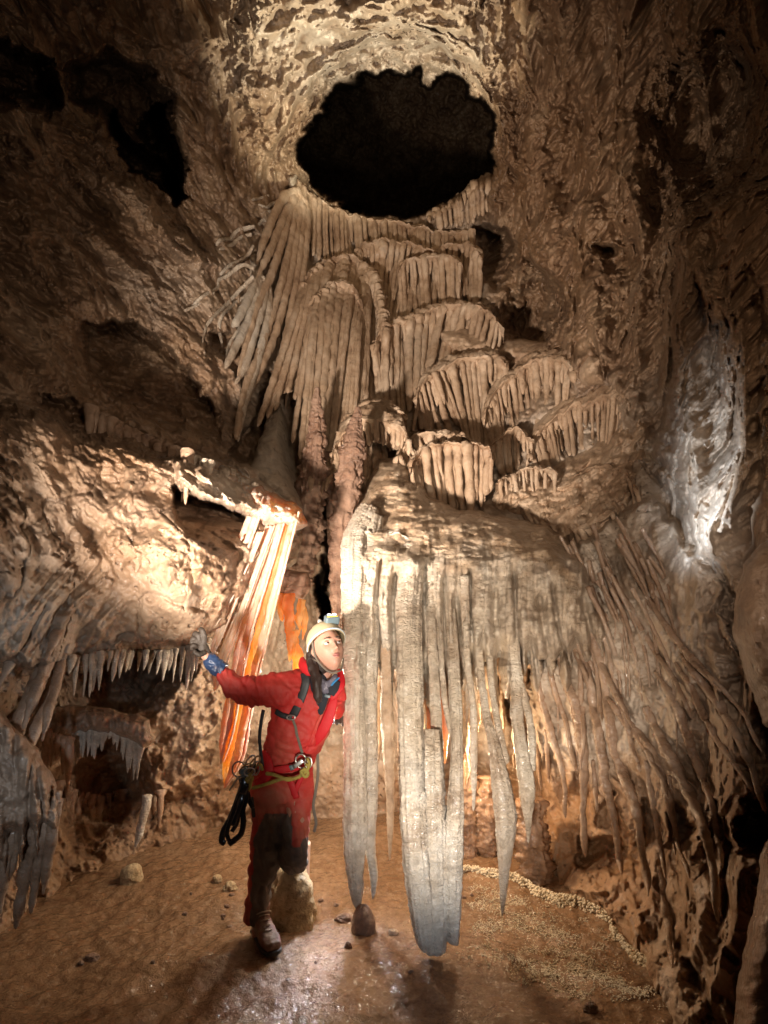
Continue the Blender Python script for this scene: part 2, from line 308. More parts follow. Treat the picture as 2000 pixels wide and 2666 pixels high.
def wall_surface(X, Y):
    D = baseD(X, Y).astype(np.float32)
    wx = X+pn(X*.008, Y*.008, 1.3)*30+pn(X*.03, Y*.03, 4.3)*15+pn(X*.09, Y*.09, 4.3)*5; wy = Y+pn(X*.008, Y*.008, 9.7)*30+pn(X*.03, Y*.03, 8.1)*15+pn(X*.09, Y*.09, 8.1)*5
    for poly, e, a in BULGES: D = D-a*sst(e, -e, sdpoly(wx, wy, poly))
    hole = np.zeros_like(D)
    for k, (poly, e, a) in enumerate(HOLLOWS):
        m = sst(e, -e, sdpoly(wx, wy, poly)); ys = [p[1] for p in poly]; tt = np.clip((Y-min(ys))/(max(ys)-min(ys)), 0, 1)
        if k not in (0, 1, 2, 3, 4, 6, 8, 13, 14): m = m*np.clip(1-tt**1.3, 0, 1)
        D = D+a*m; hole = np.maximum(hole, m)
    # position of each point in metres, for relief whose size stays the same near and far
    def g(cx, cy, sx, sy): return np.exp(-((X-cx)/sx)**2-((Y-cy)/sy)**2)
    x, z = (X-HX)/F*D, CZ-(Y-HY)/F*D
    right_flow = sst(1180, 1420, X)*sst(900, 1300, Y)*sst(2000, 1700, X+0*(Y))*1.0
    left_flow = sst(640, 480, X)*sst(1180, 1350, Y)
    mid_flow = sst(620, 720, X)*sst(1320, 1240, X)*sst(520, 640, Y)
    left_flow = np.maximum(left_flow, sst(560, 660, X)*sst(860, 780, X)*sst(1150, 1250, Y)*sst(2000, 1800, Y))
    flow = np.clip(right_flow+left_flow+mid_flow, 0, 1)
    low = sst(1980, 2150, Y)
    fr = fan(X, Y, (1050, 620), 46, 2.2); fl = fan(X, Y, (830, 760), 38, 5.2); fm = fan(X+pn(X*.02, Y*.01, 6.6)*14, Y, (930, -600), 70, 8.2, .004)
    rid = lambda n: 1-np.minimum(np.abs(n)*2.2, 1)
    brk = sst(-.35, .35, pn(X*.005, Y*.005, 12.3)); brk2 = sst(-.2, .4, pn(X*.007, Y*.004, 22.3))
    D = D-(right_flow*(rid(fr)*.03+fr*.035)*(.35+.65*brk)+left_flow*(rid(fl)*.03+fl*.03)*brk2+mid_flow*(fm*.04))*(1-low)
    # bedding and fractured blocks elsewhere
    u = (X+Y*.9)*.7; v = (X-Y*.9)*.7
    bed = pn(u*.0035, v*.018, 3.1)+.5*pn(u*.008, v*.04, 6.1)
    rock = 1-np.maximum(np.maximum(right_flow*.7, mid_flow*.75), left_flow*.3)
    D = D-bed*.035*rock*sst(1250, 700, X)*sst(-.1, .5, pn(X*.004, Y*.004, 31.3))
    vert = pn(X*.016, Y*.0045, 2.7)+.6*pn(X*.034, Y*.012, 7.7)
    folds = pn(X*.0085+.3*pn(X*.003, Y*.003, 1.9), Y*.0022, 41.7); D = D-(vert*.06+(1-np.abs(folds)*2.2)*.20)*rock*sst(1200, 1380, X)
    lf = pn((X+Y*.9)*.0022, (X-Y*.9)*.0065, 51.7); D = D-(1-np.abs(lf)*2.2)*.16*rock*sst(700, 500, X)*sst(1100, 950, Y)
    rx, rz = x+.12*pn(x*2, D*2, z*2+9), z+.12*pn(x*2, D*2+5, z*2)
    rg = 1-np.abs(fbm(rx*2.2, D*2.2, rz*2.2, 4, .55)); D = D-(rg-.75)*(.26-.10*sst(700, 500, X))*rock-fbm(x*1.5, D*1.5, z*1.5, 3)*.10*rock-fbm(x*6, D*6, z*6, 4, .6)*.055*(.45+.55*rock)
    tr = pn(rx*4.3, D*3, rz*4.3+2); D = D-np.round(tr*3.5)/3.5*.022*rock
    # facets and cracks
    c1 = np.abs(pn(rx*3.1+.4, D*3.1, rz*2.3)); D = D+.03*np.exp(-(c1/.035)**2)*rock
    c2 = np.abs(pn(x*6.5+3, D*5, z*5.0)); D = D+.015*np.exp(-(c2/.05)**2)*rock*.9
    # pitted patch upper left and the pocked wall far right
    pit = np.clip(g(420, 720, 150, 130)+g(1880, 950, 160, 500)+.15*g(820, 160, 200, 150), 0, 1)
    D = D-pit*(fbm(x*15, D*15, z*15, 3)*.04)
    kn = g(1450, 1200, 160, 110)+low*.7+g(300, 1450, 200, 140)*.6
    D = D-kn*np.abs(pn(x*13, D*13, z*13))*.04
    D = D-fbm(x*38, D*38, z*38, 2)*.006*(1-.5*flow)
    calc = np.clip(g(620, 1260, 150, 60)*.9+g(1850, 1250, 90, 300)*.6+g(1050, 130, 260, 120)*.7+g(420, 760, 110, 90)*.4+g(760, 100, 160, 140)*.45+
                   g(80, 1500, 90, 400)*.25+g(670, 1080, 60, 90)*.7+g(1500, 1250, 260, 200)*.3+right_flow*.5+flow*.12+mid_flow*.4+g(580, 750, 70, 200)*.2, 0, 1)
    calc = np.clip(calc*(1+.8*fbm(x*4, D*4, z*4, 3)), 0, 1)*(1-hole*.9)
    clay = np.clip(low*sst(1100, 1250, X)*sst(1750, 1550, X)*1.0+sst(1900, 2050, Y)*.55+sst(1000, 400, Y)*sst(1250, 1350, X)*.25, 0, 1)
    return D, calc, clay
gx = axis(-1650, 0, 2000, 3650, 2.7); gy = axis(-1250, 0, 2700, 3050, 2.9)
GX, GY = np.meshgrid(gx, gy)
WD, calc, clay = wall_surface(GX, GY)
V = np.stack([(GX-HX)/F*WD, WD, CZ-(GY-HY)/F*WD], -1)
wall = mesh_np('cave_wall', V, gridfaces(len(gy), len(gx)), M['wall'], attr={'calcite': calc, 'clay': clay})
struct('cave_wall', wall)
def wD(px, py):
    """distance of the finished rock at a pixel"""
    j = int(np.clip(np.searchsorted(gx, px), 0, len(gx)-1)); i = int(np.clip(np.searchsorted(gy, py), 0, len(gy)-1)); return float(WD[i, j])

# ------------------------------------------------------------------ cave floor
def floor_z(x, y):
    z = fbm(x*.8, y*.8, 3.3, 3)*.05+fbm(x*3, y*3, 5.3, 3)*.018
    d = sdline((x), (y), [(.95, 2.3), (.5, 2.9), (.35, 3.3)])
    return z+.05*sst(2.6, 4.2, y)+0*d
N = NT('wet_mud_floor'); pos = N.mapped((1, 1, 1))
c = N.ramp(N.noise(pos, 1.7, 6, .6, .5), [(.3, (.10, .048, .022)), (.5, (.21, .11, .055)), (.7, (.33, .20, .115))])
c = N.mix(c, N.ramp(N.noise(pos, 26, 5, .7), [(.3, (.08, .04, .02)), (.55, (.27, .16, .085)), (.75, (.42, .30, .2))]), .45)
c = N.mix(c, (.05, .025, .012), N.ramp(N.noise(pos, 11, 5, .7, .4), [(.64, g3(0)), (.74, g3(.8))]))
N.l(c, N.b.inputs['Base Color'])
wetm = N.ramp(N.noise(pos, 1.3, 3, .5, .3), [(.58, g3(.08)), (.76, g3(.36))])
N.l(wetm, N.b.inputs['Roughness'])
h = N.math('ADD', N.math('MULTIPLY', N.noise(pos, 34, 4, .65), 1.3), N.math('MULTIPLY', N.noise(pos, 95, 3, .6), .6))
b = N.n('ShaderNodeBump'); b.inputs['Strength'].default_value = .7; b.inputs['Distance'].default_value = .012
N.l(h, b.inputs['Height']); N.l(b.outputs[0], N.b.inputs['Normal']); M['floor'] = N.m
fx = np.linspace(-4.2, 4.2, 900); fy = np.linspace(-.5, 7.5, 900)
FX, FY = np.meshgrid(fx, fy); FZ = floor_z(FX, FY)+fbm(FX*14, FY*14, 1.1, 4)*.010
fl = mesh_np('cave_floor', np.stack([FX, FY, FZ], -1), gridfaces(900, 900), M['floor']); struct('cave_floor', fl)
def fz(x, y): return float(floor_z(np.array([x], np.float32), np.array([y], np.float32))[0])
def onfloor(px, py):
    Y = CZ*F/(py-HY)
    for _ in range(3):
        x = (px-HX)/F*Y; Y = (CZ-fz(x, Y))*F/(py-HY)
    x = (px-HX)/F*Y
    return Vector((x, Y, fz(x, Y)))
# ------------------------------------------------------------------ builders for dripstone
_sd = [100]
def seed(): _sd[0] += 1; return _sd[0]*.731
def tube_geo(rows, na=14, ratio=.85, amp=.12, step=7, folds=0, fold_a=.2, ring=.05, sd=None, blunt=False, rough=0):
    """rows: (px, py, distance, half width in px) down the axis; returns vertices and quads"""
    rows = [tuple(r) for r in rows]
    L = sum(math.hypot(a[0]-b[0], a[1]-b[1]) for a, b in zip(rows[:-1], rows[1:]))
    n = max(6, int(L/step)); R = cr(rows, n); sd = seed() if sd is None else sd
    cx = (R[:, 0]-HX)/F*R[:, 2]; cz = CZ-(R[:, 1]-HY)/F*R[:, 2]; cy = R[:, 2]; r = np.maximum(R[:, 3], .6)/F*R[:, 2]
    if not blunt:
        k = max(2, n//14); t = np.linspace(1, .12, k); r[-k:] *= np.sqrt(np.clip(1-(np.linspace(0, 1, k))**2, .02, 1))
    C = np.stack([cx, cy, cz], 1); T = np.gradient(C, axis=0); T /= np.linalg.norm(T, axis=1)[:, None]+1e-9
    yv = np.array([0, 1., 0]); Xv = np.cross(T, yv); Xv /= np.linalg.norm(Xv, axis=1)[:, None]+1e-9; Zv = np.cross(T, Xv)
    ph = np.linspace(0, 2*np.pi, na, endpoint=False)
    rr = r[:, None]*np.ones(na)[None]
    pc, ps = np.cos(ph)[None], np.sin(ph)[None]
    base = C[:, None]+Xv[:, None]*(rr*pc)[..., None]+Zv[:, None]*(rr*ps*ratio)[..., None]
    q = base
    m = 1+amp*fbm(q[..., 0]*17+sd, q[..., 1]*17, q[..., 2]*13, 3)+ring*pn(q[..., 0]*9+sd, q[..., 1]*9, q[..., 2]*70)
    m = m+amp*.8*pn(np.zeros_like(rr)+sd, 0, C[:, 2][:, None]*14+0*rr)
    if folds:
        m = m*(1-fold_a*(1-np.minimum(np.abs(pn(pc*folds*.35+sd, ps*folds*.35, base[..., 2]*.8+sd))*3.2, 1)))
        m = m+rough*pn(q[..., 0]*42, q[..., 1]*42, q[..., 2]*75)
    B = C[:, None]+Xv[:, None]*(rr*m*pc)[..., None]+Zv[:, None]*(rr*m*ps*ratio)[..., None]
    V = B.reshape(-1, 3); Q = gridfaces(n, na, True)
    V = np.vstack([V, C[:1], C[-1:]+T[-1:]*r[-1]*(.2 if blunt else .5)]); a, b = len(V)-2, len(V)-1
    j = np.arange(na); e = (n-1)*na
    Q = np.vstack([Q[:, ::-1], np.stack([j, (j+1) % na, 0*j+a, 0*j+a], 1), np.stack([e+(j+1) % na, e+j, 0*j+b, 0*j+b], 1)])
    return V, Q
def tri_fix(Q): return [tuple(int(v) for v in (q[:3] if q[2] == q[3] else q)) for q in Q]
def put(name, geo, mat, parent=None):
    V, Q = geo
    if parent is None:
        o = Vector(V[0]); return mesh_np(name, V, tri_fix(Q), mat, None, tuple(o))
    return mesh_np(name, V, tri_fix(Q), mat, parent, tuple(parent.location))
def blade(edges, Y, **kw):
    """edges: (py, left px, right px[, distance])"""
    rows = []
    for e in edges:
        rows.append(((e[1]+e[2])/2, e[0], e[3] if len(e) > 3 else Y, (e[2]-e[1])/2))
    return tube_geo(rows, **kw)
def polyat(pts, u):
    p = np.array(pts, float); d = np.r_[0, np.cumsum(np.hypot(*np.diff(p[:, :2], axis=0).T))]; d /= d[-1]
    return np.array([np.interp(u, d, p[:, k]) for k in range(p.shape[1])])
def shelf(lip, bot, label, Yoff=.25, mat='flow', nd=None, sp=19, r=8.5, rise=.16, back=.8, group='domed flowstone shelves stepping down the cascade', name='flowstone_shelf', cap=True, boff=.10, pointy=.35, jit=.22, Y=None, dark='flow'):
    lip = [tuple(q) for q in cr(lip, len(lip)*5)]; lip = [(x, y+7*float(pn(x*.035, y*.02, Yoff*9+x*0))+3*float(pn(x*.11, 0, 3.3))) for x, y in lip]
    Lp = [(x, y, (Y if Y else bD(x, y)-Yoff)) for x, y in lip]
    c = polyat(Lp, .5); o = thing(name, label, 'flowstone', P(c[0], c[1], c[2]), group)
    Ln = sum(math.hypot(a[0]-b[0], a[1]-b[1]) for a, b in zip(lip[:-1], lip[1:]))
    sd = seed()
    if cap:
        n = int(Ln/3)+8; R = cr(Lp, n)
        prof = np.array([(.42, -.16), (.16, -.07), (.05, -.05), (-.01, -.02), (-.02, .03), (.0, .1), (.03, .2), (.08, .34), (.15, .5), (.26, .68), (.42, .84), (.65, .95), (1.1, 1.0)])
        pr = cr(prof, 40); t = np.linspace(0, 1, n); env = np.sqrt(np.clip(np.minimum(t, 1-t)/.16, 0.05, 1))
        cx = (R[:, 0]-HX)/F*R[:, 2]; cz = CZ-(R[:, 1]-HY)/F*R[:, 2]; dirx = (R[:, 0]-HX)/F
        u = pr[:, 0][None]*back*1.0; v = pr[:, 1][None]*rise*env[:, None]
        X = cx[:, None]+dirx[:, None]*u; YY = R[:, 2][:, None]+u; Z = cz[:, None]+v-u*0
        d = fbm(X*11+sd, YY*11, Z*11, 3)*.022+np.abs(pn(X*26, YY*9, Z*26+sd))*.012
        V = np.stack([X, YY-d, Z+d*.7], -1)
        put('cap', (V.reshape(-1, 3), gridfaces(n, 40)), M[mat], o)
    nd = nd or int(Ln/sp)
    bt = [(x, y) for x, y in bot]
    # back curtain between the drips
    for k, k2 in [(k, 0) for k in range(nd)]+[(k+.5, 1) for k in range(nd-1)]:
        u = (k+.5)/nd+random.uniform(-jit, jit)/nd; u = min(max(u, .005), .995)
        a = polyat(Lp, u); b = polyat(bt, u)
        ln = random.random(); long = ln > pointy
        f = random.uniform(.86, 1.06) if long else random.uniform(.2, .6)
        if k2: f *= random.uniform(.9, 1.0)
        e = a[:2]+(b-a[:2])*f; rr = r*random.choice((.6, .8, 1, 1.1, 1.35))*random.uniform(.85, 1.15); yo = random.uniform(-.03, .05)
        Yb = a[2]+.02+yo+.07*k2; lnp = math.hypot(*(e-a[:2]))
        wob = random.uniform(-3, 3)
        rows = [(a[0], a[1]+1, Yb+.02, rr*1.15), (a[0]*.94+e[0]*.06, a[1]*.94+e[1]*.06, Yb, rr*1.12), (a[0]*.8+e[0]*.2+wob*.4, a[1]*.8+e[1]*.2, Yb, rr*.9),
                (a[0]*.45+e[0]*.55+wob, a[1]*.45+e[1]*.55, Yb, rr*.85), (e[0]*.85+a[0]*.15+wob*.5, e[1]*.85+a[1]*.15, Yb, rr*(.8 if long else .5)), (e[0], e[1], Yb, rr*(.55 if long else .15))]
        rows = [(q[0], q[1], min(q[2], bD(q[0], q[1])-boff+.06*k2+yo) if i_ > 1 else q[2], q[3]) for i_, q in enumerate(rows)]
        put('drip', tube_geo(rows, na=10, amp=.34, step=6, ring=.08), M[mat if random.random() > .12 else dark], o)
    return o
def relief(name, poly, mat, Yf, thick, rnd, label=None, cat=None, group=None, cell=2.8, nz=.03, fx=None, attr=None, parent=None, backk=.6, warp=6):
    xs = [p[0] for p in poly]; ys = [p[1] for p in poly]; sd = seed()
    gx_ = np.arange(min(xs)-12, max(xs)+12, cell); gy_ = np.arange(min(ys)-12, max(ys)+12, cell)
    X, Y = np.meshgrid(gx_.astype(np.float32), gy_.astype(np.float32))
    wf = lambda X, Y: sdpoly(X+pn(X*.03, Y*.03, sd)*warp+pn(X*.1, Y*.1, sd)*warp*.35, Y+pn(X*.03, Y*.03, sd+5)*warp, poly)
    s = wf(X, Y); gyv, gxv = np.gradient(s, cell); gm = gxv**2+gyv**2+1e-6
    outm = (s > 0) & (s < cell*2.2)
    X = np.where(outm, X-gxv/gm*s, X); Y = np.where(outm, Y-gyv/gm*s, Y)
    s2 = np.minimum(np.where(outm, 0, s), 0); h = np.sqrt(np.clip(1-(1-np.clip(-s2/rnd, 0, 1))**2, 0, 1))
    D0 = Yf(X, Y) if callable(Yf) else X*0+Yf
    keepv = s < cell*2.2
    x, z = (X-HX)/F*D0, CZ-(Y-HY)/F*D0
    nzv = (fbm(x*6+sd, D0*6, z*6, 4)*nz+fbm(x*24, D0*24+sd, z*24, 2)*nz*.25)
    if fx: nzv = nzv+fx(X, Y, x, z)
    Df = D0-thick*h-nzv*np.minimum(h*1.6, 1); Db = D0+thick*backk*h
    kf = keepv[:-1, :-1] & keepv[1:, :-1] & keepv[:-1, 1:] & keepv[1:, 1:]
    deep = (s[:-1, :-1] < 0) | (s[1:, :-1] < 0) | (s[:-1, 1:] < 0) | (s[1:, 1:] < 0)
    kf &= deep
    nv, nu = X.shape; idx = np.arange(nv*nu).reshape(nv, nu)
    q = np.stack([idx[:-1, :-1], idx[:-1, 1:], idx[1:, 1:], idx[1:, :-1]], -1)[kf]
    def VV(D): return np.stack([(X-HX)/F*D, D, CZ-(Y-HY)/F*D], -1).reshape(-1, 3)
    V = np.vstack([VV(Df), VV(Db)]); Q = np.vstack([q[:, ::-1], q+nv*nu])
    used = np.unique(Q); mp = np.zeros(len(V), int); mp[used] = np.arange(len(used)); V = V[used]; Q = mp[Q]
    o = Vector(V.mean(axis=0)) if parent is None else parent.location
    at = {k: np.concatenate([v.ravel(), v.ravel()])[used] for k, v in attr(X, Y).items()} if attr else None
    ob = mesh_np(name, V, Q, mat, parent, tuple(o), attr=at)
    if label: tag(ob, label, cat, group)
    return ob

# ------------------------------------------------------------------ the flowstone cascade: shelves with their drips
shelf([(1110,566),(1180,525),(1240,478),(1278,455)], [(1120,600),(1190,590),(1240,580),(1275,560)], 'dim fluted flowstone lip at the right foot of the black opening', Y=6.6, sp=15, r=8)
shelf([(775,478),(810,508),(870,545),(950,572),(1040,582),(1140,606),(1238,602)], [(775,640),(810,680),(870,690),(950,690),(1040,720),(1140,770),(1240,800)], 'topmost flowstone lip directly below the black opening', Yoff=.1, sp=13, r=7.5, pointy=.2)
shelf([(928,660),(945,638),(1000,630),(1080,640),(1140,662)], [(950,1200),(965,1100),(1000,930),(1080,860),(1140,820)], 'small rounded flowstone shelf with close columns under the topmost lip', Yoff=.35, sp=14, r=8, pointy=.1)
shelf([(1036,706),(1060,680),(1120,668),(1180,676),(1205,700)], [(1040,850),(1070,850),(1120,830),(1180,810),(1210,790)], 'small flowstone shelf right of centre with short columns', Yoff=.5, sp=14, r=8, pointy=.2)
shelf([(1150,640),(1200,640),(1240,650),(1255,680)], [(1150,800),(1200,800),(1235,800),(1255,790)], 'right-hand end of the upper fluted flowstone face', Yoff=.3, sp=14, r=8, pointy=.15)
shelf([(792,745),(815,705),(860,678),(910,668),(950,690),(962,720)], [(665,1110),(720,1060),(790,1020),(860,1150),(925,1190),(955,1260)], 'rounded flowstone dome with long organ pipe columns fanning down left', Yoff=.35, boff=.42, sp=14, r=9.5, pointy=.08, rise=.2)
shelf([(812,800),(835,760),(880,738),(920,752),(945,800)], [(742,1180),(790,1200),(830,1315),(872,1220),(925,1250)], 'lower flowstone dome with long pointed columns left of centre', Yoff=.6, boff=.62, sp=14, r=10, pointy=.1, rise=.18)
shelf([(972,915),(984,882),(1020,850),(1100,814),(1180,798),(1255,806),(1312,862)], [(985,1215),(1015,1205),(1060,1110),(1120,985),(1190,960),(1250,930),(1310,910)], 'broad domed flowstone shelf with thick columns in the middle of the cascade', Yoff=.35, sp=17, r=9.5, pointy=.3, rise=.26)
shelf([(1084,1065),(1094,1012),(1140,968),(1210,940),(1280,928),(1318,950)], [(1070,1120),(1110,1130),(1160,1150),(1210,1140),(1270,1255),(1325,1200)], 'flowstone shelf with knobbly drips right of the middle columns', Yoff=.4, sp=15, r=8, pointy=.35, rise=.28)
shelf([(1262,1100),(1276,1045),(1330,985),(1400,940),(1470,945),(1500,985)], [(1290,1190),(1315,1255),(1350,1215),(1410,1130),(1460,1080),(1500,1050)], 'flowstone shelf with ragged drips towards the right wall', Yoff=.3, sp=15, r=8, pointy=.4, rise=.3)
shelf([(1376,1200),(1395,1135),(1460,1080),(1540,1045),(1605,1030),(1640,1060)], [(1395,1215),(1420,1245),(1470,1195),(1520,1180),(1580,1160),(1620,1130)], 'rightmost flowstone shelf with a ragged fringe of drips', Yoff=.25, sp=15, r=8, pointy=.45, rise=.28)
shelf([(1034,1215),(1048,1165),(1100,1135),(1170,1130),(1225,1150)], [(1045,1240),(1065,1225),(1110,1200),(1170,1190),(1220,1190)], 'thin rounded flowstone lip over the short grey-brown columns', Yoff=.6, sp=13, r=7, pointy=.4, rise=.16)
shelf([(1068,1235),(1084,1190),(1135,1162),(1210,1158),(1270,1165),(1284,1200)], [(1082,1300),(1115,1340),(1170,1355),(1220,1345),(1270,1300),(1284,1280)], 'small shelf carrying a row of short straight columns above the mound', Yoff=.75, sp=22, r=10.5, pointy=.05, rise=.12)
shelf([(1290,1262),(1340,1235),(1400,1222),(1450,1235)], [(1295,1300),(1340,1290),(1400,1285),(1450,1290)], 'low scalloped lip crossing the lumpy mound at the right', Yoff=.42, sp=12, r=6.5, pointy=.5, rise=.1)
shelf([(1500,1240),(1560,1215),(1620,1230),(1660,1280)], [(1520,1310),(1580,1320),(1640,1330),(1680,1360)], 'faint drip lip high on the right wall slope', Yoff=.3, sp=12, r=6, pointy=.5, rise=.1)
shelf([(905,1420),(960,1392),(1040,1398),(1120,1425),(1200,1440)], [(905,1450),(960,1425),(1040,1440),(1120,1470),(1200,1485)], 'thin drip lip low on the front of the large mound', Yoff=.0, Y=3.02, sp=12, r=6, pointy=.5, rise=.08, mat='white', back=.5)
shelf([(1225,1400),(1250,1365),(1300,1360),(1345,1385)], [(1235,1430),(1260,1435),(1300,1420),(1340,1410)], 'little scalloped flowstone lip on the right of the mound', Yoff=.45, sp=13, r=7, pointy=.6, rise=.1)
shelf([(1350,1290),(1400,1350),(1470,1372),(1540,1372),(1600,1330)], [(1400,1420),(1450,1465),(1495,1500),(1570,1500),(1640,1450)], 'bulging flowstone brow with tapering drips on the right wall', Yoff=.22, sp=17, r=9, pointy=.45, rise=.35, mat='flow')
shelf([(955,720),(968,705),(990,760),(1005,860)], [(920,1190),(945,1240),(975,1245),(1000,1215)], 'tall smooth pipes standing between the organ pipe dome and the broad domed shelf', Yoff=.45, sp=5, r=9, pointy=.02, cap=False)
shelf([(862,1205),(880,1150),(930,1105),(985,1095),(1040,1120),(1068,1150)], [(865,1235),(890,1215),(930,1175),(985,1160),(1040,1170),(1068,1190)], 'smooth double-lipped flowstone dome left of the short straight columns', Yoff=.75, sp=13, r=7, pointy=.3, rise=.3, mat='flow')
shelf([(870,1150),(890,1105),(940,1070),(1000,1060),(1060,1085)], [(872,1170),(890,1140),(940,1110),(1000,1100),(1060,1120)], 'upper lip of the smooth double-lipped flowstone dome', Yoff=.6, sp=14, r=7, pointy=.4, rise=.25, mat='flow')
shelf([(1280,1160),(1340,1120),(1390,1150)], [(1290,1230),(1340,1240),(1385,1220)], 'stubby lip tucked between the ragged shelves', Yoff=.35, sp=13, r=7, pointy=.4, rise=.15)
# ------------------------------------------------------------------ mounds
def plates(X, Y, x, z):
    p = pn(X*.018, Y*.07, 3.3); return np.abs(p)*.05-.012+.02*np.maximum(pn(X*.05, Y*.16, 5.1), 0)
def flutes(X, Y, x, z):
    t = sst(1470, 1560, Y); return plates(X, Y, x, z)*(1-t)-t*.05*(1-np.minimum(np.abs(pn(X*.035, Y*.0015, 4.2))*3, 1))
GAPS = [987, 1027, 1104, 1135, 1156, 1190, 1225, 1258, 1293, 1346, 1379, 1414, 1452, 1490, 1530]
def pleats(X, Y, x, z):
    Xw = X+pn(X*.004, Y*.006, 6.1)*9; t = sst(1400, 1500, Y+pn(X*.03, X*0, 2.2)*60)
    d = np.full(X.shape, 99., np.float32)
    H = [1400, 1440, 1420, 1560, 1450, 1500, 1430, 1590, 1480, 1440, 1620, 1500, 1470, 1600, 1500]; gsum = 0
    for i, g_ in enumerate(GAPS):
        gg = g_+(Y-1600)*max(0, (g_-1200)/1500.)+pn(Y*.008, i*3.7, 1.1)*5; d = np.minimum(d, np.abs(Xw-gg)/(.7+.5*((i*7) % 3))+40*sst(H[i]+70, H[i]-20, Y))
    gro = np.exp(-(d/5.0)**2)*(.10+.10*pn(X*.01, Y*.006, 7.7)+.05)+np.exp(-(d/14)**2)*.05
    mi = (1-np.minimum(np.abs(pn(Xw*.055, Y*.0016, 4.2))*4, 1))*.035
    lip = np.maximum(pn(X*.02+2, Y*.035, 7.7), 0)*.10*sst(1560, 1440, Y)
    sc = np.abs(pn(X*.03, Y*.10, 3.3))*.035*(.4+.6*sst(1500, 1300, Y))
    return sc+lip-t*(gro+mi)
J = [(886,1560),(892,1450),(908,1370),(935,1300),(965,1235),(985,1195),(1060,1180),(1085,1230),(1120,1285),(1180,1320),(1260,1335),(1340,1350),(1430,1370),(1510,1430),(1560,1540),(1590,1640)]
for xa, xb, yb, yn in [(1548,1580,1780,1700),(1500,1542,1740,1690),(1456,1490,1800,1700),(1418,1448,1760,1720),(1382,1410,1800,1720),(1350,1376,1760,1700),(1300,1344,1820,1700),(1262,1290,1760,1720),(1228,1256,1800,1720),(1196,1222,1800,1740),(1158,1188,1860,1760),(1138,1154,1800,1760),(1108,1133,1860,1780),(1032,1102,1900,1760),(990,1024,1800,1720),(888,984,1800,1700)]:
    J += [(xb, yn), (xb, (yn+yb)/2), (xb*.6+xa*.4, yb), (xa*.6+xb*.4, yb), (xa, (yn+yb)/2), (xa, yn)]
J = J[:-1]
JY = lambda X, Y: np.minimum(4.25-(np.clip(Y, 1180, 1460)-1200)*.0038-(np.clip(Y-1460, 0, 400))*.0007, baseD(X, Y)+.08)+np.clip((1250-X)*.0002, -.05, .05)
relief('flowstone_mound', J, M['white'], JY, .52, 75, 'big rounded tiered flowstone mound from which the large columns hang', 'flowstone', nz=.06, fx=pleats, backk=.3, attr=lambda X, Y: {'tan': np.clip(sst(1540, 1380, Y+pn(X*.02, Y*.02, 3.1)*90)*.85+sst(1250, 1500, X)*.5, 0, 1)})
K_ = [(900,1460),(1000,1440),(1300,1500),(1480,1560),(1620,1640)]
r3 = random.Random(3); xx = 1620
while xx > 1000: K_ += [(xx, r3.uniform(1720, 1800)), (xx-12, r3.uniform(1900, 2080)), (xx-22, r3.uniform(1730, 1800))]; xx -= 30
K_ += [(1000,1900),(985,1990),(960,1850),(905,1750)]
relief('flowstone_mound', K_, M['flow'], lambda X, Y: 3.42+0*X-np.clip((X-1300)*.0009, 0, .3), .16, 26, 'shadowed pleated curtain behind the large columns', 'flowstone', nz=.04, fx=lambda X, Y, x, z: -.06*(1-np.minimum(np.abs(pn(X*.05, Y*.002, 14.2))*3, 1)), backk=.3)
relief('flowstone_ledge', [(515,1188),(560,1196),(640,1238),(720,1285),(790,1325),(800,1370),(760,1385),(700,1380),(650,1352),(600,1318),(540,1290),(470,1268),(432,1235),(450,1205)], M['pearl'], lambda X, Y: 3.15+0*X, .36, 42, 'bright pitted lip of the left ledge with the amber ribbons beneath', 'flowstone', nz=.09, backk=.4, fx=lambda X, Y, x, z: -.05*np.abs(pn(X*.06, Y*.06, 2.2))-.03*np.abs(pn(X*.15, Y*.15, 2.2)))
relief('flowstone_mound', [(1250,1290),(1330,1240),(1430,1215),(1520,1170),(1600,1110),(1680,1060),(1690,1200),(1640,1330),(1560,1400),(1450,1420),(1380,1350),(1300,1330)], M['flow'], lambda X, Y: baseD(X, Y)+.05, .34, 80, 'lumpy flowstone mound under the ragged shelves at the right', 'flowstone', nz=.10, backk=.2, fx=lambda X, Y, x, z: np.maximum(pn(X*.02, Y*.028, 9.1), -.1)*.12+np.maximum(pn(X*.05, Y*.06, 2.1), -.1)*.05-.05*(1-np.minimum(np.abs(fan(X, Y, (1300, 700), 34, 3.3))*3, 1))*sst(1230, 1330, Y))
relief('flowstone_mound', [(1130,860),(1200,830),(1300,880),(1420,890),(1520,900),(1560,950),(1480,990),(1380,960),(1290,950),(1200,960)], M['flow'], lambda X, Y: baseD(X, Y)+.05, .3, 60, 'rounded flowstone bulge linking the upper shelves', 'flowstone', nz=.05, backk=.2)
relief('flowstone_mound', [(648,1235),(676,1140),(704,1075),(730,1050),(752,1110),(764,1180),(790,1290),(798,1340),(750,1330),(700,1285)], M['white'], lambda X, Y: baseD(X, Y)+.0, .5, 60, 'smooth pale flowstone flank beneath the organ pipe columns', 'flowstone', nz=.04, backk=.2, fx=lambda X, Y, x, z: -.03*(1-np.minimum(np.abs(fan(X, Y, (900, 300), 60, 3.3))*2.5, 1))*sst(1160, 1080, Y))
